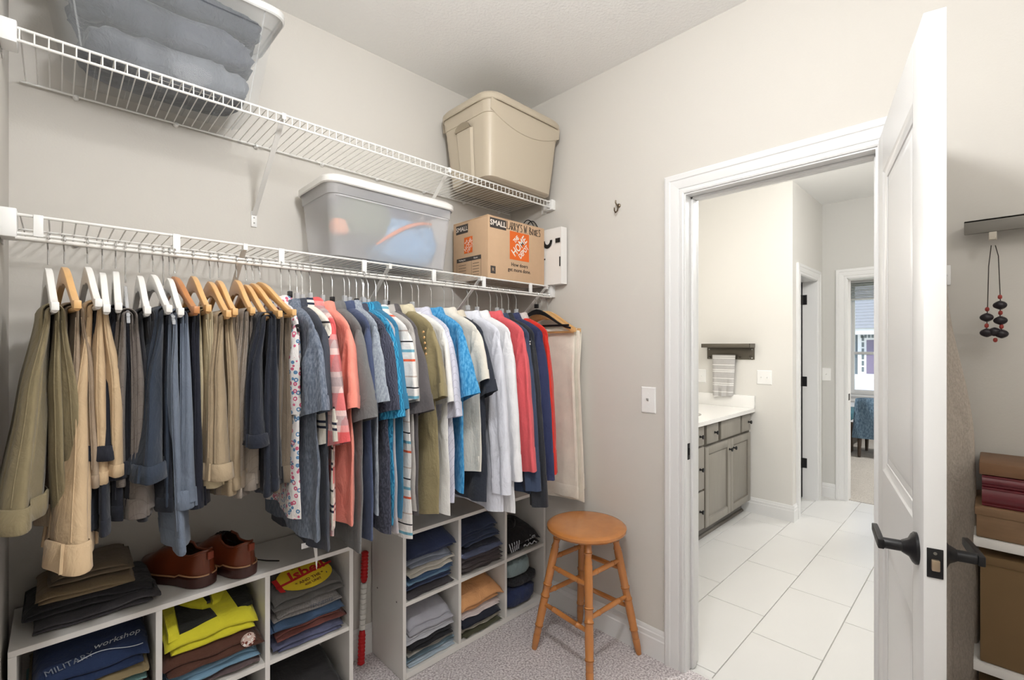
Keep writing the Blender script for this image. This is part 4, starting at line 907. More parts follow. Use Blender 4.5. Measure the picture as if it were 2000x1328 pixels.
SH = [  # front hem px (column), hanger, material, label, kwargs
 (606, 'black', F('floral_print', (232, 228, 226), 'print', (206, 100, 130), (96, 138, 176), s=1.8), 'white shirt with pink and blue print next to the trousers', dict(L=.66, sl='short', Ls=.27, al=1, b=.013, W=.20, yc=.02)),
 (640, 'black', F('chambray', (88, 98, 114), 'heather', (124, 132, 146), s=.8), 'grey-blue chambray short-sleeved shirt at the front of the shirts', dict(L=.72, al=15, hem=.18)),
 (651, 'clear', F('charcoal_pique', (62, 66, 76)), 'charcoal polo shirt right behind the chambray shirt', dict(L=.76, al=12)),
 (668, 'clear', F('cream_stripe', (232, 226, 214), 'stripes', (40, 46, 66), (30, 30, 34)), 'cream polo shirt with thin navy and black stripes', dict(L=.70, Ls=.35, al=12)),
 (691, 'clear', F('red_plaid', (226, 196, 192), 'plaid', (212, 62, 66), (140, 128, 132)), 'red and pink plaid shirt with grey checks', dict(L=.72, Ls=.36, al=15, hem=.18)),
 (708, 'clear', F('coral_knit', (238, 146, 130)), 'light coral polo shirt with a banded sleeve', dict(L=.70, al=15)),
 (733, 'black', F('storm_grey', (112, 112, 112)), 'plain mid grey polo shirt beside the coral one', dict(L=.80, Ls=.29, al=16, hem=.19)),
 (748, 'clear', F('slate_navy', (70, 80, 108)), 'slate navy polo shirt with long blue body', dict(L=.78, Ls=.27, al=10)),
 (765, 'clear', F('ice_grey_heather', (134, 142, 154), 'heather', (164, 172, 182)), 'pale blue-grey heather polo shirt with open sleeve', dict(L=.70, Ls=.25, al=16, hem=.18)),
 (777, 'black', F('ink_print', (58, 60, 74), 'wavy', (82, 84, 100), s=2), 'dark ink blue shirt with fine white-grey print', dict(L=.76, Ls=.27, al=13)),
 (784, 'clear', F('pale_mauve', (180, 174, 178)), 'pale mauve grey shirt behind the dark print shirt', dict(L=.77, Ls=.24, al=10)),
 (794, 'clear', F('teal_wave', (58, 150, 190), 'wavy', (26, 106, 146), s=1.4), 'bright teal blue shirt with wavy pattern', dict(L=.74, Ls=.30, al=13, hem=.14)),
 (803, 'clear', F('lake_blue', (54, 116, 150)), 'plain lake blue polo shirt next to the wavy teal one', dict(L=.73, Ls=.28, al=14)),
 (813, 'white', F('white_multistripe', (232, 228, 224), 'multistripe', (222, 96, 62), (112, 170, 190)), 'white polo shirt with orange, black and blue stripes', dict(L=.80, Ls=.24, al=12)),
 (830, 'clear', F('ash_grey', (176, 172, 168)), 'ash grey shirt behind the dark grey polo', dict(L=.72, Ls=.25, al=10)),
 (848, 'black', F('graphite_pique', (92, 88, 90)), 'graphite grey polo shirt with a wide drooping sleeve', dict(L=.74, Ls=.29, al=17, hem=.19)),
 (872, 'wood', F('olive_khaki', (146, 134, 100)), 'olive khaki polo shirt with buttons', dict(L=.76, Ls=.25, al=17, cmat=F('pale_khaki', (214, 204, 176)))),
 (889, 'clear', F('white_cotton', (236, 235, 232)), 'plain white tee shirt beside the olive polo', dict(L=.76, Ls=.26, al=13, collar=False)),
 (906, 'wood_red', F('lavender_lines', (206, 206, 220), 'pinlines', (120, 120, 140)), 'pale lavender shirt with thin diagonal lines', dict(L=.72, Ls=.32, al=13)),
 (936, 'wood_red', F('sky_heather', (46, 130, 186), 'heather', (96, 168, 212), s=.7), 'sky blue heather polo shirt in the middle right', dict(L=.70, Ls=.25, al=20, hem=.18)),
 (956, 'wood', F('ivory_cotton', (228, 222, 210)), 'ivory polo shirt with a rounded sleeve', dict(L=.64, Ls=.20, al=20, hem=.17)),
 (978, 'wood', F('black_blue_pique', (50, 54, 64)), 'black polo shirt with pale collar edging', dict(L=.76, Ls=.24, al=20, hem=.19, cmat=F('ecru_collar', (222, 212, 194)))),
 (1000, 'clear', F('white_dress', (226, 228, 238)), 'white dress shirt with long sleeves', dict(L=.82, sl='long', Ls=.66, hem=.10, al=10, b=.026)),
 (1018, 'clear', F('bright_white', (238, 238, 240)), 'bright white long shirt next to the coral pullover', dict(L=.84, sl='long', Ls=.62, hem=.11, al=12, b=.024)),
 (1044, 'wood_red', F('coral_fleece', (222, 98, 104)), 'coral red pullover with long sleeves', dict(L=.66, sl='long', Ls=.60, hem=.12, al=12, b=.028, name='pullover', cat='pullover')),
 (1057, 'clear', F('dusk_navy', (62, 74, 98)), 'dusk navy long-sleeved pullover behind the coral one', dict(L=.78, sl='long', Ls=.68, hem=.10, al=10, b=.022)),
 (1066, 'clear', F('black_jacket_cloth', (44, 46, 52), rough=.6), 'black zip jacket with a tiny white logo', dict(L=.66, sl='long', Ls=.76, hem=.10, al=10, b=.024, name='jacket', cat='jacket')),
 (1079, 'clear', F('deep_indigo', (52, 58, 92)), 'deep indigo long-sleeved shirt left of the red one', dict(L=.76, sl='long', Ls=.66, hem=.09, al=10, b=.02)),
 (1094, 'clear', F('tomato_red', (214, 52, 40)), 'tomato red long-sleeved shirt near the wall', dict(L=.72, sl='long', Ls=.64, hem=.10, al=10, b=.022, cmat=F('grey_red_collar', (206, 196, 192)))),
]
prevX = None
for i, (px, kind, mat, lab, kw) in enumerate(SH):
    kw = dict(kw); reach = .212+(kw.get('Ls', .25)*math.sin(math.radians(kw.get('al', 14))) if kw.get('sl', 'short') == 'short' else .06)
    X = onY(px, 800, ROD.y-reach).x-.012; yw = math.radians(((i*37) % 7-3)*.7)
    zb = hanger(X, yw, kind, LEN[kind]+' inside the '+lab, -.108+.004*((i*5) % 3-1), .84)
    sh_ = shirt(X, yw, mat, lab, seed=100+i*5, drop=.010*((i*3) % 4)/3, **kw)
    if 'tiny white logo' in lab:
        MB().add([(-.034, -.225, -.26), (-.034, -.215, -.26), (-.034, -.22, -.25), (-.034, -.226, -.243), (-.034, -.213, -.243)], [(0, 1, 2), (2, 4, 3)]).build('logo', pm('white_logo', (230, 230, 230), .6), sh_)
    if 'with buttons' in lab:
        for q in range(5): MB().lathe([(0, .005), (1, .004)], (-.030, -.20-.004*q, -.215-.02*q), (-.034, -.20-.004*q, -.215-.02*q), 10).build('button', M['wood_nat'], sh_, smooth=True)
# cream trousers over wooden hangers at the right end, one empty wood hanger and one black hanger
Xc = 1.868
zb = hanger(Xc, math.radians(2), 'wood', 'natural wood hanger carrying the cream trousers by the wall', -.075)
trousers(Xc, math.radians(2), zb, F('cream_linen', (240, 234, 220), wr=.15), 'cream trousers hanging longest at the right end by the wall', Ll=.84, Lr=.78, wl=(.17, .20), wr=(.16, .18), yc=-.045, seed=77, fat=.7, waist=1)
hanger(Xc-.045, math.radians(4), 'wood', 'empty natural wood hanger left of the cream trousers', -.075)
hanger(Xc-.085, math.radians(4), 'black', 'empty black plastic hanger beside the red shirt', -.070)
for px, lab in ((590, 'first'), (647, 'second'), (1003, 'third')):
    pass
# white care tag dangling from the jeans
tg = thing('clothing_tag', 'white paper tag dangling above the yellow-printed shirt', 'tag', onY(608, 1075, 1.52))
MB().rings([[(-.030, .002, .03), (.002, .0, .028), (.014, -.004, .024)], [(-.03, .002, .012), (.002, 0, .012), (.016, -.004, .0)]], False).build('loop', M['white'], tg)
MB().rings([[(.004, -.003, .022), (.016, -.006, .026)], [(.010, -.006, -.03), (.017, -.008, -.028)], [(.013, -.008, -.062), (.0145, -.008, -.062)]], False).build('tag_strip', pm('tag_paper', (232, 230, 226), .6), tg)
# ================================================================ CUBE ORGANISERS
def cubby(name, label, x0, x1, yf, ztop, skipzero=True):
    t = thing(name, label, 'cube shelf', (x0, yf, 0)); Wd = x1-x0; D = YA-.016-yf; p = .0155
    cw = (Wd-4*p)/3; zb = .012; zt = ztop-p; zm = (zb+p+zt)/2-p/2
    for x in (0, Wd-p): MB().box(x, x+p, 0, D, .002, zt).build('side_panel', M['mela'], t, bevel=.0008, seg=1)
    MB().box(0, Wd, 0, D, zt, ztop).build('top_panel', M['mela'], t, bevel=.0008, seg=1)
    MB().box(p, Wd-p, 0, D, .002, zb+p).build('bottom_panel', M['mela'], t, bevel=.0008, seg=1)
    for k in (1, 2): MB().box(k*(p+cw), k*(p+cw)+p, .001, D, zb+p, zt).build('divider', M['mela'], t, bevel=.0008, seg=1)
    for k in range(3): MB().box(p+k*(cw+p), p+k*(cw+p)+cw, .002, D, zm, zm+p).build('shelf', M['mela'], t, bevel=.0008, seg=1)
    MB().box(p, Wd-p, D-.006, D, zb+p, zt).build('back_panel', pm('hardboard_back', (206, 200, 192), .7), t)
    for y in (.05, D-.05): MB().lathe([(0, .0035), (1, .0035)], (-.0002, y, zm+.008), (-.0012, y, zm+.008), 8).build('cam_cap', M['ink'], t)
    return [[(x0+p+k*(cw+p), x0+p+k*(cw+p)+cw, yf, yf+D-.006, z, h_) for k in range(3)] for z, h_ in ((zm+p, zt-zm-p), (zb+p, zm-zb-p))]
CL = cubby('cube_organizer', 'white six-cube organizer at the left with the brown shoes on top', onY(10, 1270, 1.70).x+.004, onY(690, 1065, 1.70).x, 1.70, .633)
CR = cubby('cube_organizer', 'white six-cube organizer behind the stool holding folded jeans', onY(787, 1045, 1.705).x, 1.918, 1.705, .613)
# ================================================================ FOLDED CLOTHES
def folded(name, label, cat, mat, x0, x1, y0, y1, z, h, seed, layers=2, tilt=0, par=None, sag=.0, droop=.35, s0=0.0, s1=0.0):
    rnd = random.Random(seed); cxm, cym = (x0+x1)/2, (y0+y1)/2; w, d = (x1-x0)/2, (y1-y0)/2
    o = place(name, None, None, (cxm, cym, z)); tag(o, label, cat)
    hl = h/layers
    for l in range(layers):
        m = MB(); rs = []; NX = 18; N = 22; jf = rnd.uniform(-.012, .010); jw = rnd.uniform(-.014, .004); jx = rnd.uniform(-.008, .008)
        for i in range(NX+1):
            u = -1+2*i/NX; e = max(.02, (1-abs(u)**7))**.5
            ring = []
            for j in range(N):
                a = 2*PI*j/N; cy_, sz_ = spow(math.cos(a), .45), spow(math.sin(a), .75)
                yy = cy_*(d+(jf if cy_ < 0 else 0)); xx = jx+u*(w+jw)
                nz = noise.noise(Vector((xx*11, yy*11, seed+l*3)))
                zz = hl*(l+.5)+hl*.49*sz_*e*(1+.18*nz)+(.012*noise.noise(Vector((xx*7, yy*5+2, seed))))*(l+1)/layers*min(1, h/.03)
                zz -= droop*hl*max(0, (abs(u)-.6)/.4)**2*(l+.3)+ (.25*hl*(l) if cy_ < -.9 else 0)
                zz += tilt*xx; zq = max(0, zz)/h; zz = (zz if l or zz > .0015 else .0015)+(s0+(s1-s0)*min(1.1, zq))*(yy+d)
                ring.append((xx+.006*noise.noise(Vector((yy*14, a, seed+5)))*abs(u), yy+.012*noise.noise(Vector((xx*16, l*2.3, seed+8)))*(1 if cy_ < 0 else .4), zz))
            rs.append(ring)
        m.rings(rs, True, True, True); m.build('folded_layer', mat, o, smooth=True, angle=75)
    return o
def stack(cell, items, seed, marg=.008, fy=.014, hscale=.84, dep=.20, slope=.30):
    x0, x1, y0, y1, z, h_ = cell; zz = z+.001; out = []; tot = sum(q[4] for q in items); run = 0
    for i, (nm, cat, mat, lab, th, *ex) in enumerate(items):
        kw = ex[0] if ex else {}; rnd = random.Random(seed+i)
        a = rnd.uniform(0, .012); b = rnd.uniform(0, .012)
        out.append(folded(nm, lab, cat, mat, x0+marg+a, x1-marg-b, y0+fy+rnd.uniform(-.008, .012), min(y1-.004, y0+fy+dep), zz, th*hscale, seed*10+i, layers=kw.get('layers', 2), tilt=kw.get('tilt', 0), s0=slope*run/tot, s1=slope*(run+th)/tot))
        zz += th*hscale+.0006; run += th
    return out, zz
jean = lambda n, c, c2: fab(n, c, 'denim', c2, tuple(min(255, v+30) for v in c2))
TS = ('folded_shirt', 'folded shirt'); JN = ('folded_jeans', 'folded jeans'); TR_ = ('folded_trousers', 'folded trousers')
# --- left organiser, upper row
o1, _ = stack(CL[0][0], [
 (*TS, F('grey_red_print', (120, 116, 114), 'print', (190, 50, 62), (226, 222, 218), s=.5), 'grey folded shirt with red print at the bottom of the left cube', .045),
 (*TS, F('brown_white_tee', (92, 66, 58)), 'brown folded shirt with orange panel in the left cube', .026),
 (*TS, F('cream_local', (228, 214, 196)), 'cream folded shirt with dark lettering in the left cube', .034),
 (*TS, F('aqua_tiedye', (120, 160, 160), 'print', (60, 130, 170), (196, 204, 176), s=.35), 'aqua and green patterned folded shirt in the left cube', .030),
 (*TS, F('sand_olive_tee', (140, 124, 92)), 'sand brown folded shirt second from the top in the left cube', .028),
 (*TS, F('navy_print_tee', (38, 52, 84)), 'navy folded shirt with white script on top in the left cube', .055)], 41, dep=.215)
def stick_text(par, body, size, mat, x, y, z, rx=PI/2, rz=0, shear=0, sx_=1, rzz=0, ry=0):
    o = place('lettering', text_mesh(body, size, mat, .0003, shear), par, (x, y, z)); o.rotation_euler = (rx, ry, rz); o.scale = (sx_, 1, 1); return o
ptw = pm('white_fabric_print', (196, 200, 206), .8)
fy_ = -.118
def topz(y): return .0515+.30*(y+.105)
stick_text(o1[5], 'MILITARY', .024, pm('grey_fabric_print', (120, 126, 138), .8), -.045, -.078, topz(-.078), rx=math.atan(.3)+.2, rz=.28)
stick_text(o1[5], 'workshop', .026, ptw, .055, -.045, topz(-.045), rx=math.atan(.3), rz=.12, shear=.35)
MB().tube([(-.03+.14*t, -.083+.012*math.sin(t*PI*1.6), topz(-.083+.012*math.sin(t*PI*1.6))+.001) for t in [i/14 for i in range(15)]], .0011, 5).build('script_flourish', ptw, o1[5])
stick_text(o1[2], 'LOCAL', .034, pm('maroon_print', (70, 38, 40), .8), -.01, -.121, .016)
MB().box(0, .085, -.1235, -.119, .004, .022).build('orange_panel', pm('orange_fabric', (228, 126, 40), .85), o1[1])
MB().box(-.06, -.004, -.1235, -.119, .004, .022).build('cream_panel', pm('cream_fabric', (230, 216, 200), .85), o1[1])
o2, _ = stack(CL[0][1], [
 (*TS, F('plum_grey_tee', (96, 82, 82)), 'plum grey folded shirt at the bottom of the middle cube', .028),
 (*TS, F('powder_blue_tee', (116, 150, 174)), 'powder blue folded shirt below the brown one', .048),
 (*TS, F('chestnut_tee', (84, 54, 44)), 'chestnut brown folded shirt with a small emblem', .058),
 ('folded_jacket', 'folded jacket', F('neon_yellow', (212, 204, 52)), 'neon yellow and black folded jacket on top in the middle cube', .070)], 47, dep=.21)
yj = o2[3]; blk = F('black_panel', (34, 34, 32))
def patch(par, poly, z, mat, nm, th=.006):
    m = MB(); n = len(poly); cxp = sum(p[0] for p in poly)/n; cyp = sum(p[1] for p in poly)/n
    m.rings([[(x, y, z+.0605+.30*(y+.098)+k[1]) for x, y in [(cxp+(p[0]-cxp)*k[0], cyp+(p[1]-cyp)*k[0]) for p in poly]] for k in ((1, -.012), (1, th*.6), (.93, th))], True, False, True)
    return m.build(nm, mat, par, smooth=True, angle=50)
patch(yj, [(-.088, .04), (-.05, .0), (-.02, -.022), (.0, -.024), (.006, -.045), (.010, -.066), (-.05, -.074), (-.092, -.080)], .0, blk, 'black_panel', .004)
patch(yj, [(.052, .06), (.118, .06), (.120, -.05), (.072, -.058)], .0, blk, 'black_panel', .004)
patch(yj, [(-.122, .05), (-.09, .05), (-.096, -.085), (-.122, -.09)], .0, MATS['neon_yellow'], 'sleeve_fold', .010)
patch(yj, [(-.075, .07), (-.02, .06), (-.006, -.004), (-.022, -.016), (-.055, .006), (-.085, .035)], .004, MATS['neon_yellow'], 'collar', .010)
patch(yj, [(.012, .07), (.05, .08), (.056, .03), (.03, -.01), (.008, -.016)], .004, MATS['neon_yellow'], 'collar', .010)
patch(yj, [(-.014, .06), (.008, .06), (.006, .0), (-.006, .0)], .006, M['blackp'], 'neck_label', .003)
MB().lathe([(0, .022), (1, .020)], (.092, -.108, .032), (.092, -.116, .032), 14).build('emblem', fab('emblem_print', (214, 190, 180), 'print', (120, 60, 50), (240, 236, 230), s=2.2), o2[2], smooth=True)
o3, _ = stack(CL[0][2], [
 (*TS, F('periwinkle_tee', (94, 98, 126)), 'periwinkle blue folded shirt at the bottom of the right cube', .046),
 (*TS, F('rust_tee', (112, 66, 60)), 'rust brown folded shirt in the right cube', .034),
 (*TS, F('denim_blue_tee', (70, 92, 122)), 'denim blue folded shirt in the right cube', .036),
 (*TS, F('grey_tennessee', (122, 118, 116), 'heather', (140, 136, 134)), 'heather grey folded shirt with dark lettering in the right cube', .048),
 (*TS, F('charcoal_print_tee', (92, 90, 88)), 'charcoal folded shirt with a round yellow and red print on top', .060)], 53, dep=.21, slope=.34)
stick_text(o3[3], 'TENNESSEE', .017, pm('navy_fabric_print', (70, 76, 88), .8), .035, -.112, .026)
ct_ = o3[4]; zt_ = .062
yl = pm('yellow_fabric_print', (226, 196, 46), .8); rdp = pm('red_fabric_print', (190, 34, 34), .8); dkp = pm('dark_fabric_print', (96, 30, 24), .8)
TILT = -.28
em = place('print_emblem', None, ct_, (.004, -.042, .0515+.30*.058)); em.rotation_euler = (math.atan(.30), 0, .03); em.scale = (1.12, 1.12, 1)
def disc(a, b, y0, mat, nm, z): MB().add([(a*math.cos(2*PI*k/36), y0+b*math.sin(2*PI*k/36), z) for k in range(36)]+[(0, y0, z)], [(k, (k+1) % 36, 36) for k in range(36)]).build(nm, mat, em)
disc(.088, .062, 0, yl, 'yellow_disc', .008)
MB().add([(-.095, -.022, .0085), (.098, .018, .0085), (.098, .028, .0085), (-.095, -.012, .0085)], [(0, 1, 2, 3)]).build('red_bar', rdp, em)
MB().add([(-.098, .02, .0085), (-.082, .022, .0085), (-.075, -.045, .0085), (-.09, -.04, .0085)], [(0, 1, 2, 3)]).build('red_bar', rdp, em)
for body, sz, x, y, mt, sx2 in (('Isbell', .058, .01, .018, rdp, 1.05), ('* AND THE *', .017, .008, -.022, dkp, 1), ('400 UNIT', .014, .012, -.040, dkp, 1), ('SOUTHERN', .011, 0, .047, dkp, 1)):
    q = place('lettering', text_mesh(body, sz, mt, .0003, .15 if sz > .05 else 0, offset=.0012 if sz > .05 else 0), em, (x, y, .0092)); q.rotation_euler = (0, 0, .16); q.scale = (sx2, 1, 1)
# --- left organiser, lower row (only tops in view)
stack(CL[1][2], [(*TS, F('ash_dark_tee', (104, 102, 102)), 'ash grey folded shirt in the lower right cube', .06), (*TS, F('coal_tee', (46, 45, 46)), 'coal black folded shirt on top in the lower right cube', .10)], 61)
stack(CL[1][1], [(*TS, F('soot_tee', (50, 49, 50)), 'soot black folded shirt in the lower middle cube', .12), (*TS, F('iron_tee', (72, 72, 74)), 'iron grey folded shirt in the lower middle cube', .08)], 63)
stack(CL[1][0], [(*TS, F('storm_tee', (66, 66, 74)), 'storm grey folded shirt in the lower left cube', .15)], 65)
# --- right organiser
dj = [jean('jean_dark', (34, 42, 66), (44, 54, 84)), jean('jean_mid', (54, 80, 118), (74, 104, 142)), jean('jean_light', (104, 142, 176), (134, 168, 196)), jean('jean_black', (30, 33, 44), (40, 44, 56)), jean('jean_grey', (92, 88, 90), (108, 104, 106))]
stack(CR[0][0], [
 (*JN, F('grey_brown_jean', (74, 70, 74)), 'grey-brown folded jeans at the bottom of the first cube', .030), (*JN, jean('jean_ink', (50, 58, 84), (62, 72, 100)), 'ink blue folded jeans second from the bottom in the first cube', .030),
 (*JN, dj[2], 'light blue folded jeans in the first cube', .018), (*JN, dj[1], 'mid blue folded jeans in the first cube', .026),
 (*TR_, F('stone_chino', (202, 196, 186)), 'stone white folded trousers in the first cube', .036), (*TR_, F('pale_slate_chino', (136, 142, 156)), 'pale slate folded trousers below the dark jeans', .036),
 (*JN, dj[0], 'dark blue folded jeans on top in the first cube', .075, dict(layers=2))], 71, dep=.20)
it = [(*TR_, F('fold_grey_%d' % k, (96-3*k, 88-3*k, 88-2*k)), ['lowest', 'second', 'third', 'fourth'][k]+' of the thin grey folded trousers in the second cube', .022) for k in range(4)]
stack(CR[0][1], it+[(*TR_, F('blue_grey_fold', (108, 116, 146)), 'blue-grey folded trousers with a snap in the second cube', .022), (*JN, dj[3], 'black denim folded jeans in the second cube', .034), (*JN, jean('jean_night', (40, 48, 70), (52, 62, 86)), 'night blue folded jeans second from the top in the second cube', .040), (*JN, jean('jean_midnight', (30, 38, 58), (40, 50, 74)), 'midnight folded jeans on top in the second cube', .060)], 73, dep=.20)
o5, _ = stack(CR[0][2], [(*TS, F('black_white_graphic', (28, 26, 28), 'plain'), 'black folded shirt with white graphics in the third cube', .095, dict(layers=2))], 75, dep=.21)
for k in range(5): MB().tube([(-.105+.012*k, -.115, .02+.002*k), (-.12+.018*k, -.112, .068)], .0025, 5).build('graphic_stroke', ptw, o5[0])
stick_text(o5[0], 'Rhythm', .03, ptw, .03, -.108, .058, rx=PI/2-.4); MB().tube([(-.02+.1*t, -.117, .03+.006*math.sin(t*18)) for t in [i/16 for i in range(17)]], .003, 5).build('graphic_stroke', ptw, o5[0])
lump('crumpled_shirt', 'black rolled shirt behind the graphic shirt in the third cube', 'clothes', F('black_knit', (26, 26, 28)), ((CR[0][2][0]+CR[0][2][1])/2-.05, 1.83, CR[0][2][4]+.0975), .06, .06, .028, 34)
stack(CR[1][0], [(*TR_, F('pale_blue_fold', (170, 184, 196)), 'pale blue folded trousers at the bottom of the lower first cube', .022), (*JN, jean('jean_teal', (92, 114, 130), (112, 134, 148)), 'teal grey folded jeans in the lower first cube', .026),
 (*TR_, F('stone_grey_fold', (150, 148, 142)), 'stone grey folded trousers in the lower first cube', .028), (*TR_, F('black_fold', (36, 36, 40)), 'black folded trousers in the lower first cube', .044),
 (*TR_, F('silver_fold', (176, 176, 182)), 'silver grey folded trousers second from the top in the lower first cube', .026), (*TR_, F('silver_mist_fold', (162, 162, 170)), 'silver mist folded trousers on top in the lower first cube', .07)], 81, dep=.205)
stack(CR[1][1], [(*TR_, F('army_fold', (78, 78, 60)), 'army green folded trousers at the bottom of the lower second cube', .026), (*TR_, F('stone_fold', (178, 172, 160)), 'stone beige folded trousers in the lower second cube', .026), (*TR_, F('night_fold', (38, 42, 54)), 'night navy folded trousers in the lower second cube', .036),
 (*TS, F('white_pink_fold', (214, 202, 200)), 'white folded shirt with pink trim in the lower second cube', .026), (*TS, F('apricot_fold', (214, 158, 108)), 'apricot orange folded shirt on top in the lower second cube', .085)], 83, dep=.205)
c6 = CR[1][2]; xm = (c6[0]+c6[1])/2
lump('crumpled_shirt', 'navy crumpled shirt at the bottom of the lower third cube', 'clothes', F('navy_crumple', (48, 58, 92), wr=.9), (xm-.01, 1.80, c6[4]+.001), .118, .085, .05, 91)
lump('crumpled_shirt', 'black and grey crumpled shirt in the lower third cube', 'clothes', F('black_grey_crumple', (36, 36, 40), 'heather', (60, 60, 64), wr=.9), (xm+.02, 1.80, c6[4]+.10), .105, .08, .026, 92)
lump('crumpled_shirt', 'sage grey crumpled shirt on top in the lower third cube', 'clothes', F('sage_crumple', (140, 158, 160), wr=.9), (xm-.02, 1.80, c6[4]+.155), .10, .08, .045, 93)
# --- folded trousers lying on the left organiser
zt = .634; P = [onZ(p[0], p[1], zt) for p in ((60, 1238), (300, 1165))]
xa, xb = XL+.035, P[1].x+.01
folded('folded_trousers', 'dark grey folded trousers lying on the left organizer', 'folded trousers', F('dark_grey_fold', (70, 68, 72)), xa+.02, xb, 1.722, 1.95, zt, .032, 201, 2)
folded('folded_trousers', 'black folded trousers in the middle of the pile left of the shoes', 'folded trousers', F('jet_fold', (44, 43, 46)), xa, xb-.015, 1.735, 1.955, zt+.033, .036, 203, 2)
folded('folded_trousers', 'khaki brown folded trousers on the pile left of the shoes', 'folded trousers', F('khaki_fold', (132, 114, 88)), xa+.03, xb-.055, 1.745, 1.955, zt+.070, .034, 205, 2)
folded('folded_trousers', 'umber folded trousers topmost of the pile left of the shoes', 'folded trousers', F('umber_fold', (112, 98, 80)), xa+.04, xb-.06, 1.76, 1.955, zt+.105, .030, 207, 2)
# ================================================================ BROWN LEATHER SHOES
lea = pm('brown_leather', (112, 52, 28), .28, var=.35, vscale=9, coat=.35, bump=.06, bscale=60); leas = pm('dark_leather_sole', (62, 28, 22), .35, coat=.2); lin_ = pm('shoe_lining', (84, 54, 36), .8); lace = pm('shoe_lace', (30, 22, 18), .8)
def shoe(label, heel, ang_, s):
    t = thing('leather_shoe', label, 'shoe', heel, ang_, 'pair of brown shoes'); Ln = .285; N = 26
    def wd(u): return (.033+.012*smooth01((u-.3)/.35)) * (max(0, 1-((.22-u)/.22)**2.4 if u < .22 else 1))**.5 * (max(0, 1-((u-.72)/.28)**2.3 if u > .72 else 1))**.5 + .0005
    def off(u): return s*.010*math.sin(PI*min(1, u*1.1))*smooth01(u)
    us = [((1-math.cos(PI*i/N))/2) for i in range(N+1)]
    m = MB(); rs = []
    for u in us:
        w = wd(u)+.004; o_ = off(u); hs = .026 if u < .3 else .020
        rs.append([(u*Ln, o_-w, 0.001 if u < .8 else .001+.03*(u-.8)**1.5), (u*Ln, o_-w-.002, hs*.8), (u*Ln, o_-w+.002, hs), (u*Ln, o_+w-.002, hs), (u*Ln, o_+w+.002, hs*.8), (u*Ln, o_+w, .001 if u < .8 else .001+.03*(u-.8)**1.5)])
    m.rings(rs, True, True, True); m.build('sole', leas, t, smooth=True, angle=35)
    MB().tube([(u*Ln, off(u)+sg*(wd(u)+.0035), .027 if u < .3 else .021) for sg, seq in ((-1, us), (1, us[::-1])) for u in seq], .0018, 6).build('welt', pm('tan_welt', (186, 142, 104), .5), t, smooth=True)
    def H(u): return .026+(.052-.012*smooth01(u/.22)+.018*smooth01((u-.3)/.14)*(1-smooth01((u-.45)/.4))-.026*smooth01((u-.5)/.5))
    def amax(u): return .66+.34*smooth01((u-.36)/.10)
    for nm, k_, mt in (('upper', 1.0, lea), ('lining', .93, lin_)):
        m = MB()
        for sg in (-1, 1):
            rs = []
            for u in us:
                if nm == 'lining' and u > .62: continue
                row = []; am = amax(u)*(1 if nm == 'upper' else .985)
                for j in range(11):
                    a = am*(j/10); y = wd(u)*k_*(math.cos(a*PI/2)**.62) if a < .999 else 0; z = .022+(H(u)-.022)*(math.sin(min(a, 1)*PI/2)**.9)/(math.sin(amax(u)*PI/2)**.9 if u < .4 else 1)
                    if u < .4: y = wd(u)*k_*(1-.30*(j/10)**2.0*(1 if u > .02 else 1)); z = .022+(H(u)-.022)*j/10
                    if .4 <= u < .46: y = wd(u)*k_*(1-.30*(j/10)**2)*(1-smooth01((u-.4)/.06))+y*smooth01((u-.4)/.06)
                    row.append((u*Ln*(1 if nm == 'upper' else .985)+(.004 if nm == 'lining' else 0)+.008*(j/10)*(1-smooth01(u/.15)), off(u)+sg*y, z))
                rs.append(row)
            m.rings(rs, False)
        m.build(nm, mt, t, smooth=True, angle=60)
    MB().rings([[(u*Ln+.004, off(u)-wd(u)*.9, .028), (u*Ln+.004, off(u)+wd(u)*.9, .028)] for u in us if u < .6], False).build('insole', pm('insole', (46, 30, 24), .8), t)
    MB().tube([(u*Ln+.008*(1-smooth01(u/.15)), off(u)+sg*wd(u)*.70*(1 if u < .4 else 1-smooth01((u-.4)/.09)), H(u)) for sg, seq in ((-1, [v for v in us if v < .47][::-1]), (1, [v for v in us if v < .47])) for u in seq], .0032, 8).build('collar_roll', lea, t, smooth=True)
    MB().box(-.003, .004, -.008, .008, H(0)-.018, H(0)-.001).build('heel_tab', pm('heel_tab', (132, 56, 34), .4), t, bevel=.0015)
    for q in range(4): MB().tube([(.122+.014*q, -.014+off(.5), H(.45+.05*q)-.001), (.126+.014*q, off(.5), H(.45+.05*q)+.003), (.122+.014*q, .014+off(.5), H(.45+.05*q)-.001)], .0016, 6).build('lace', lace, t, smooth=True)
    MB().tube([(.13, -.01, .066), (.12, -.05, .04), (.10, -.06, .006), (.04, -.075, .004), (.0, -.09, .004)], .0015, 6).build('lace', lace, t, smooth=True)
    t.scale = (1.08, 1.18, 1.40)
    return t
h1, h2 = onZ(420, 1150, .634), onZ(500, 1130, .634); sa = math.radians(114)
shoe('brown leather lace-up shoe on the left of the pair', (h1.x-.005, h1.y+.035, .634), sa, 1)
shoe('brown leather lace-up shoe on the right of the pair with a loose lace', (h2.x-.005, h2.y+.03, .634), sa-.04, -1)
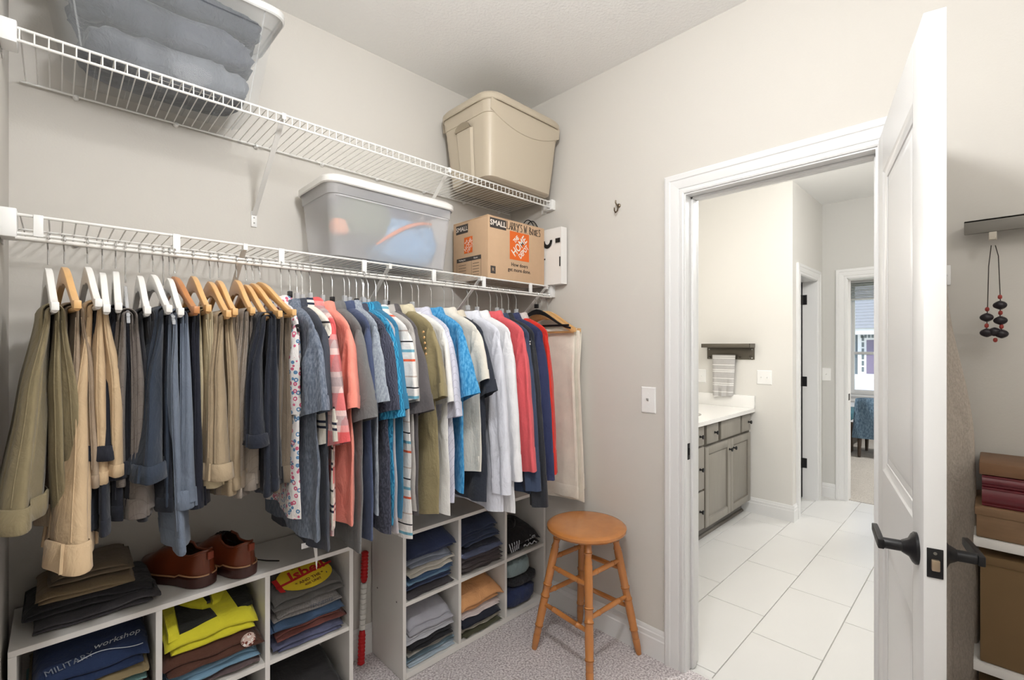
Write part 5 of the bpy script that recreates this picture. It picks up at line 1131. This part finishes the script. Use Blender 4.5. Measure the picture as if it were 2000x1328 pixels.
# ================================================================ WOODEN STOOL
SZ = .59; sc = Vector((1.722, 1.285, 0)); st = thing('bar_stool', 'round honey-coloured wooden stool with turned legs in front of the doorway wall', 'stool', sc, 0); R0 = .178
MB().lathe([(0, .155), (.15, .168), (.45, R0), (.75, R0), (.93, R0-.008), (.985, R0-.02), (1, .12)], (0, 0, SZ-.034), (0, 0, SZ), 48).build('seat', M['stool'], st, smooth=True, angle=35)
def ring_groove(t, r, w=.006): return [(t-w*1.6, r), (t-w, r*1.14), (t-w*.4, r*1.14), (t-w*.25, r*.76), (t+w*.25, r*.76), (t+w*.4, r*1.14), (t+w, r*1.14), (t+w*1.6, r)]
LP = [(0, .0135), (.03, .0145)]+ring_groove(.08, .0155)+[(.12, .0135), (.15, .018), (.16, .0155), (.17, .0175), (.3, .0185)]+ring_groove(.46, .0175)+[(.52, .0165)]+ring_groove(.555, .0175)+[(.68, .0185)]+ring_groove(.80, .0165)+[(.84, .016), (.87, .0165), (.875, .0145), (.885, .0165), (.95, .015), (1, .012)]
ft = [onZ(1036, 1266, 0), onZ(1152, 1352, 0), onZ(1250, 1277, 0), onZ(1131, 1208, 0)]
tops = []; feet = []
for f_ in ft:
    d = Vector((f_.x-sc.x, f_.y-sc.y, 0)); d = d.normalized()*.237 if d.length > 0 else d
    feet.append(d); tops.append(Vector((d.x*.52, d.y*.52, SZ-.03)))
for a, b in zip(tops, feet): MB().lathe(LP, a, b+Vector((0, 0, .001)), 18).build('leg', M['stool'], st, smooth=True, angle=50)
RP = [(0, .007), (.12, .0095)]+ring_groove(.24, .0105, .008)+[(.5, .0115)]+ring_groove(.76, .0105, .008)+[(.88, .0095), (1, .007)]
for i in range(4):
    j = (i+1) % 4
    for fr_ in ((.31, .62) if i % 2 == 0 else (.24, .53)):
        MB().lathe(RP, tops[i].lerp(feet[i], fr_), tops[j].lerp(feet[j], fr_), 14).build('rung', M['stool'], st, smooth=True, angle=50)
# ================================================================ MASSAGE STICK between the organisers
b0 = onY(705, 1296, 1.925); t0_ = onY(713, 1076, 1.958)
ms = thing('massage_stick', 'red and white roller massage stick standing between the organizers', 'massage stick', (b0.x, b0.y, .002))
tv = t0_-Vector((b0.x, b0.y, .002)); rd = pm('red_rubber', (196, 30, 34), .5); wp = pm('roller_white', (228, 226, 220), .4)
hp2 = [(0, .009)]+[(q, r) for k in range(8) for q, r in ((.04+k*.11, .0155), (.085+k*.11, .0155), (.1+k*.11, .0132), (.14+k*.11, .0132))]+[(.97, .012), (1, .008)]
MB().lathe(hp2, (0, 0, 0), tv*.30, 14).build('handle', rd, ms, smooth=True); MB().lathe([(1-q, r) for q, r in reversed(hp2)], tv*.72, tv, 14).build('handle', rd, ms, smooth=True)
for k in range(9):
    a = .305+k*.0458; MB().lathe([(0, .011), (.1, .0138), (.9, .0138), (1, .011)], tv*a, tv*(a+.0445), 14).build('roller', wp, ms, smooth=True)
for a in (.298, .716): MB().lathe([(0, .0085), (1, .0085)], tv*a, tv*(a+.008), 12).build('collar', M['blackp'], ms)
# ================================================================ BEHIND THE DOOR: rack, necklace, robe, shelves with boxes
XR = XB
rz_ = onX(1883, 447, 1.865).z
rr_ = thing('wall_rail', 'grey metal wall rail behind the door with the bead necklace', 'rail', (XR, 0, rz_))
ys = onX(1883, 447, 1.865).y
MB().box(-.062, -.052, -.95, ys, -.018, .02).box(-.062, 0, -.95, ys, .014, .02).build('rail_profile', pm('grey_rail', (128, 124, 118), .45, metal=.5), rr_, bevel=.0015)
for y in (ys-.2, -.6): MB().box(-.055, -.001, y-.01, y+.01, -.01, .012).build('rail_bracket', M['steel'], rr_)
hkp = onX(1939, 468, 1.862)
hk2 = thing('rail_hook', 'beige hook clipped under the grey rail', 'hook', (1.862, hkp.y, rz_-.02))
MB().box(-.004, .004, -.008, .008, -.022, .001).box(-.012, -.004, -.006, .006, -.022, -.016).build('clip', pm('beige_plastic', (190, 182, 168), .5), hk2, bevel=.0015)
nk = thing('bead_necklace', 'necklace of large dark beads hanging from the rail hook', 'necklace', (1.851, hkp.y, rz_-.037))
cord = pm('dark_cord', (52, 44, 40), .8); bead = pm('dark_bead', (34, 28, 34), .35, var=.3, vscale=40); red = pm('red_bead', (150, 52, 44), .4)
def npx(x, y): p = onX(x, y, 1.851); return Vector((0, p.y-hkp.y, p.z-(rz_-.037)))
L_ = [npx(*p) for p in ((1936, 482), (1931, 520), (1929, 595), (1928, 620), (1927, 648), (1938, 655))]; Rr = [npx(*p) for p in ((1944, 482), (1950, 500), (1954, 590), (1953, 622), (1956, 650), (1945, 655))]
MB().tube([L_[0]+Vector((0, 0, .004))]+L_[1:], .0011, 6).build('cord', cord, nk, smooth=True); MB().tube([Rr[0]+Vector((0, 0, .004))]+Rr[1:], .0011, 6).build('cord', cord, nk, smooth=True)
for (x, y) in ((1927, 620), (1927, 650), (1953, 596), (1954, 626), (1956, 652), (1942, 648)):
    c_ = npx(x, y); m = MB(); m.rings([[(c_.x+.0118*math.sin(PI*i/10)*math.cos(2*PI*j/14)*(1+.12*math.sin(j*2.1)), c_.y+.0145*math.sin(PI*i/10)*math.sin(2*PI*j/14), c_.z-.0115*math.cos(PI*i/10)*(1+.1*math.cos(j))) for j in range(14)] for i in range(11)], True); m.build('bead', bead, nk, smooth=True, angle=80)
for (x, y) in ((1928, 604), (1927, 636), (1953, 580), (1954, 611), (1956, 638), (1944, 664)):
    c_ = npx(x, y); MB().lathe([(0, .002), (.25, .0045), (.75, .0045), (1, .002)], c_+Vector((0, 0, -.006)), c_+Vector((0, 0, .006)), 10).build('spacer_bead', red, nk, smooth=True)
rb = thing('bath_robe', 'grey-beige terry robe hanging behind the open door', 'robe', (1.855, .118, 0))
m = MB(); rs = []; N = 36
hkz = onX(1862, 535, 1.9).z
for i in range(34):
    q = i/33; z = hkz-.02-q*(hkz-.30); w_ = .02+.050*smooth01(q/.35)+.012*q; d_ = .016+.038*smooth01(q*2)
    rs.append([(d_*math.sin(2*PI*j/N)+.010*math.sin(5*2*PI*j/N+q*2)*smooth01(q*2)-.01*q, -.022*smooth01(q*1.4)-w_*math.cos(2*PI*j/N)*(1 if math.cos(2*PI*j/N) > 0 else .55)+.006*math.sin(4*2*PI*j/N+q*3), z) for j in range(N)])
m.rings(rs, True, True, True); m.build('robe_cloth', fab('terry', (176, 166, 154), 'heather', (190, 180, 168), s=1.5, wr=.6), rb, smooth=True, angle=80)
MB().rings([[(-.056-.002*k, -.03+.012*math.cos(2*PI*j/12), z) if False else (-.05+.006*math.sin(2*PI*j/12), -.02+.014*math.cos(2*PI*j/12)-.02*k, z) for j in range(12)] for k, z in ((0, .92), (.3, .7), (.5, .42))], True, True, True).build('belt', MATS['terry'], rb, smooth=True)
wh = thing('robe_hook', 'white wall hook holding the robe behind the door', 'hook', (XB, .10, hkz))
MB().box(-.005, 0, -.012, .012, -.03, .03).build('hook_plate', M['white'], wh, bevel=.002); MB().tube([(-.004, 0, .0), (-.03, 0, -.004), (-.062, 0, .006), (-.07, 0, .02)], .005).build('hook_prong', M['white'], wh, smooth=True)
FX = 1.70
su = thing('shelf_unit', 'white shelf unit behind the door holding boxes', 'shelf unit', (XB-.016, 0, 0))
s1z, s2z = onX(1903, 1049, FX).z, onX(1900, 1290, FX).z
yl_ = onX(1901, 1050, FX).y
for z in (s1z, s2z, .05): MB().box(FX-XB+.016, 0, -.95, yl_, z-.022, z).build('shelf_board', M['mela'], su, bevel=.001)
for y in (-.93,): MB().box(FX-XB+.02, 0, y-.018, y, 0, s1z-.022).build('side_panel', M['mela'], su)
MB().box(-.018, 0, yl_-.02, yl_, 0, s1z-.022).build('side_panel', M['mela'], su)
def sbox(name, label, cat, mat, x0, x1, y0, y1, z, h, lid_=None, bev=.003):
    t = thing(name, label, cat, ((x0+x1)/2, (y0+y1)/2, z)); a, b = (x1-x0)/2, (y1-y0)/2
    MB().box(-a, a, -b, b, 0, h-(.02 if lid_ else 0)).build('box_body', mat, t, bevel=bev)
    if lid_: MB().box(-a-.003, a+.003, -b-.003, b+.003, h-.022, h).build('box_lid', lid_, t, bevel=bev)
    return t
wb_ = wood('oak_box', (128, 100, 72), .6, (4, 2, 20), .3, 0); ch = pm('brown_card', (116, 92, 62), .8, var=.12, vscale=8)
hw_ = onX(1905, 988, FX+.01).z-s1z
bxw = sbox('wooden_box', 'wide wooden box on the shelf behind the door', 'box', wb_, FX+.01, XB-.02, -.55, yl_-.005, s1z+.001, hw_, wb_)
rz2 = s1z+hw_+.002
rh = onX(1905, 927, FX+.02).z-rz2
dr_ = pm('dark_red_leather', (96, 24, 34), .35, coat=.3)
def album(z, h, label, off_):
    t = thing('photo_album', label, 'album', ((FX+XB)/2, -.22, z))
    MB().box(-.09+off_, .09, -.28, .24, 0, .006).build('cover', dr_, t, bevel=.001); MB().box(-.09+off_, .09, -.28, .24, h-.006, h).build('cover', dr_, t, bevel=.001)
    MB().rings([[(-.088+off_-.006*math.sin(PI*k/6), y, .003+(h-.006)*k/6) for k in range(7)]+[(-.08+off_, y, h-.003), (-.08+off_, y, .003)] for y in (-.28, .24)], True, True, True).build('spine', dr_, t, smooth=True)
    MB().box(-.082+off_, .085, -.275, .235, .006, h-.006).build('pages', pm('page_block', (206, 196, 178), .9), t)
album(rz2, rh*.62, 'thick dark red album lying on the wooden box', 0); album(rz2+rh*.62+.001, rh*.36, 'thin dark red album on top of the thick one', .006)
h3 = onX(1905, 902, FX+.03).z-(rz2+rh)
sbox('keepsake_box', 'tan wooden keepsake box on top of the red albums', 'box', wood('tan_oak', (124, 90, 62), .5, (4, 2, 20), .25, 0), FX+.03, XB-.02, -.45, yl_-.01, rz2+rh+.001, max(.03, h3), None)
sbox('brown_carton', 'large brown carton on the middle shelf behind the door', 'box', ch, FX+.012, XB-.02, -.6, yl_-.012, s2z+.001, s1z-s2z-.045, ch)
sbox('brown_carton', 'brown carton on the lowest shelf behind the door', 'box', ch, FX+.012, XB-.02, -.6, yl_-.012, .051, s2z-.12, ch)
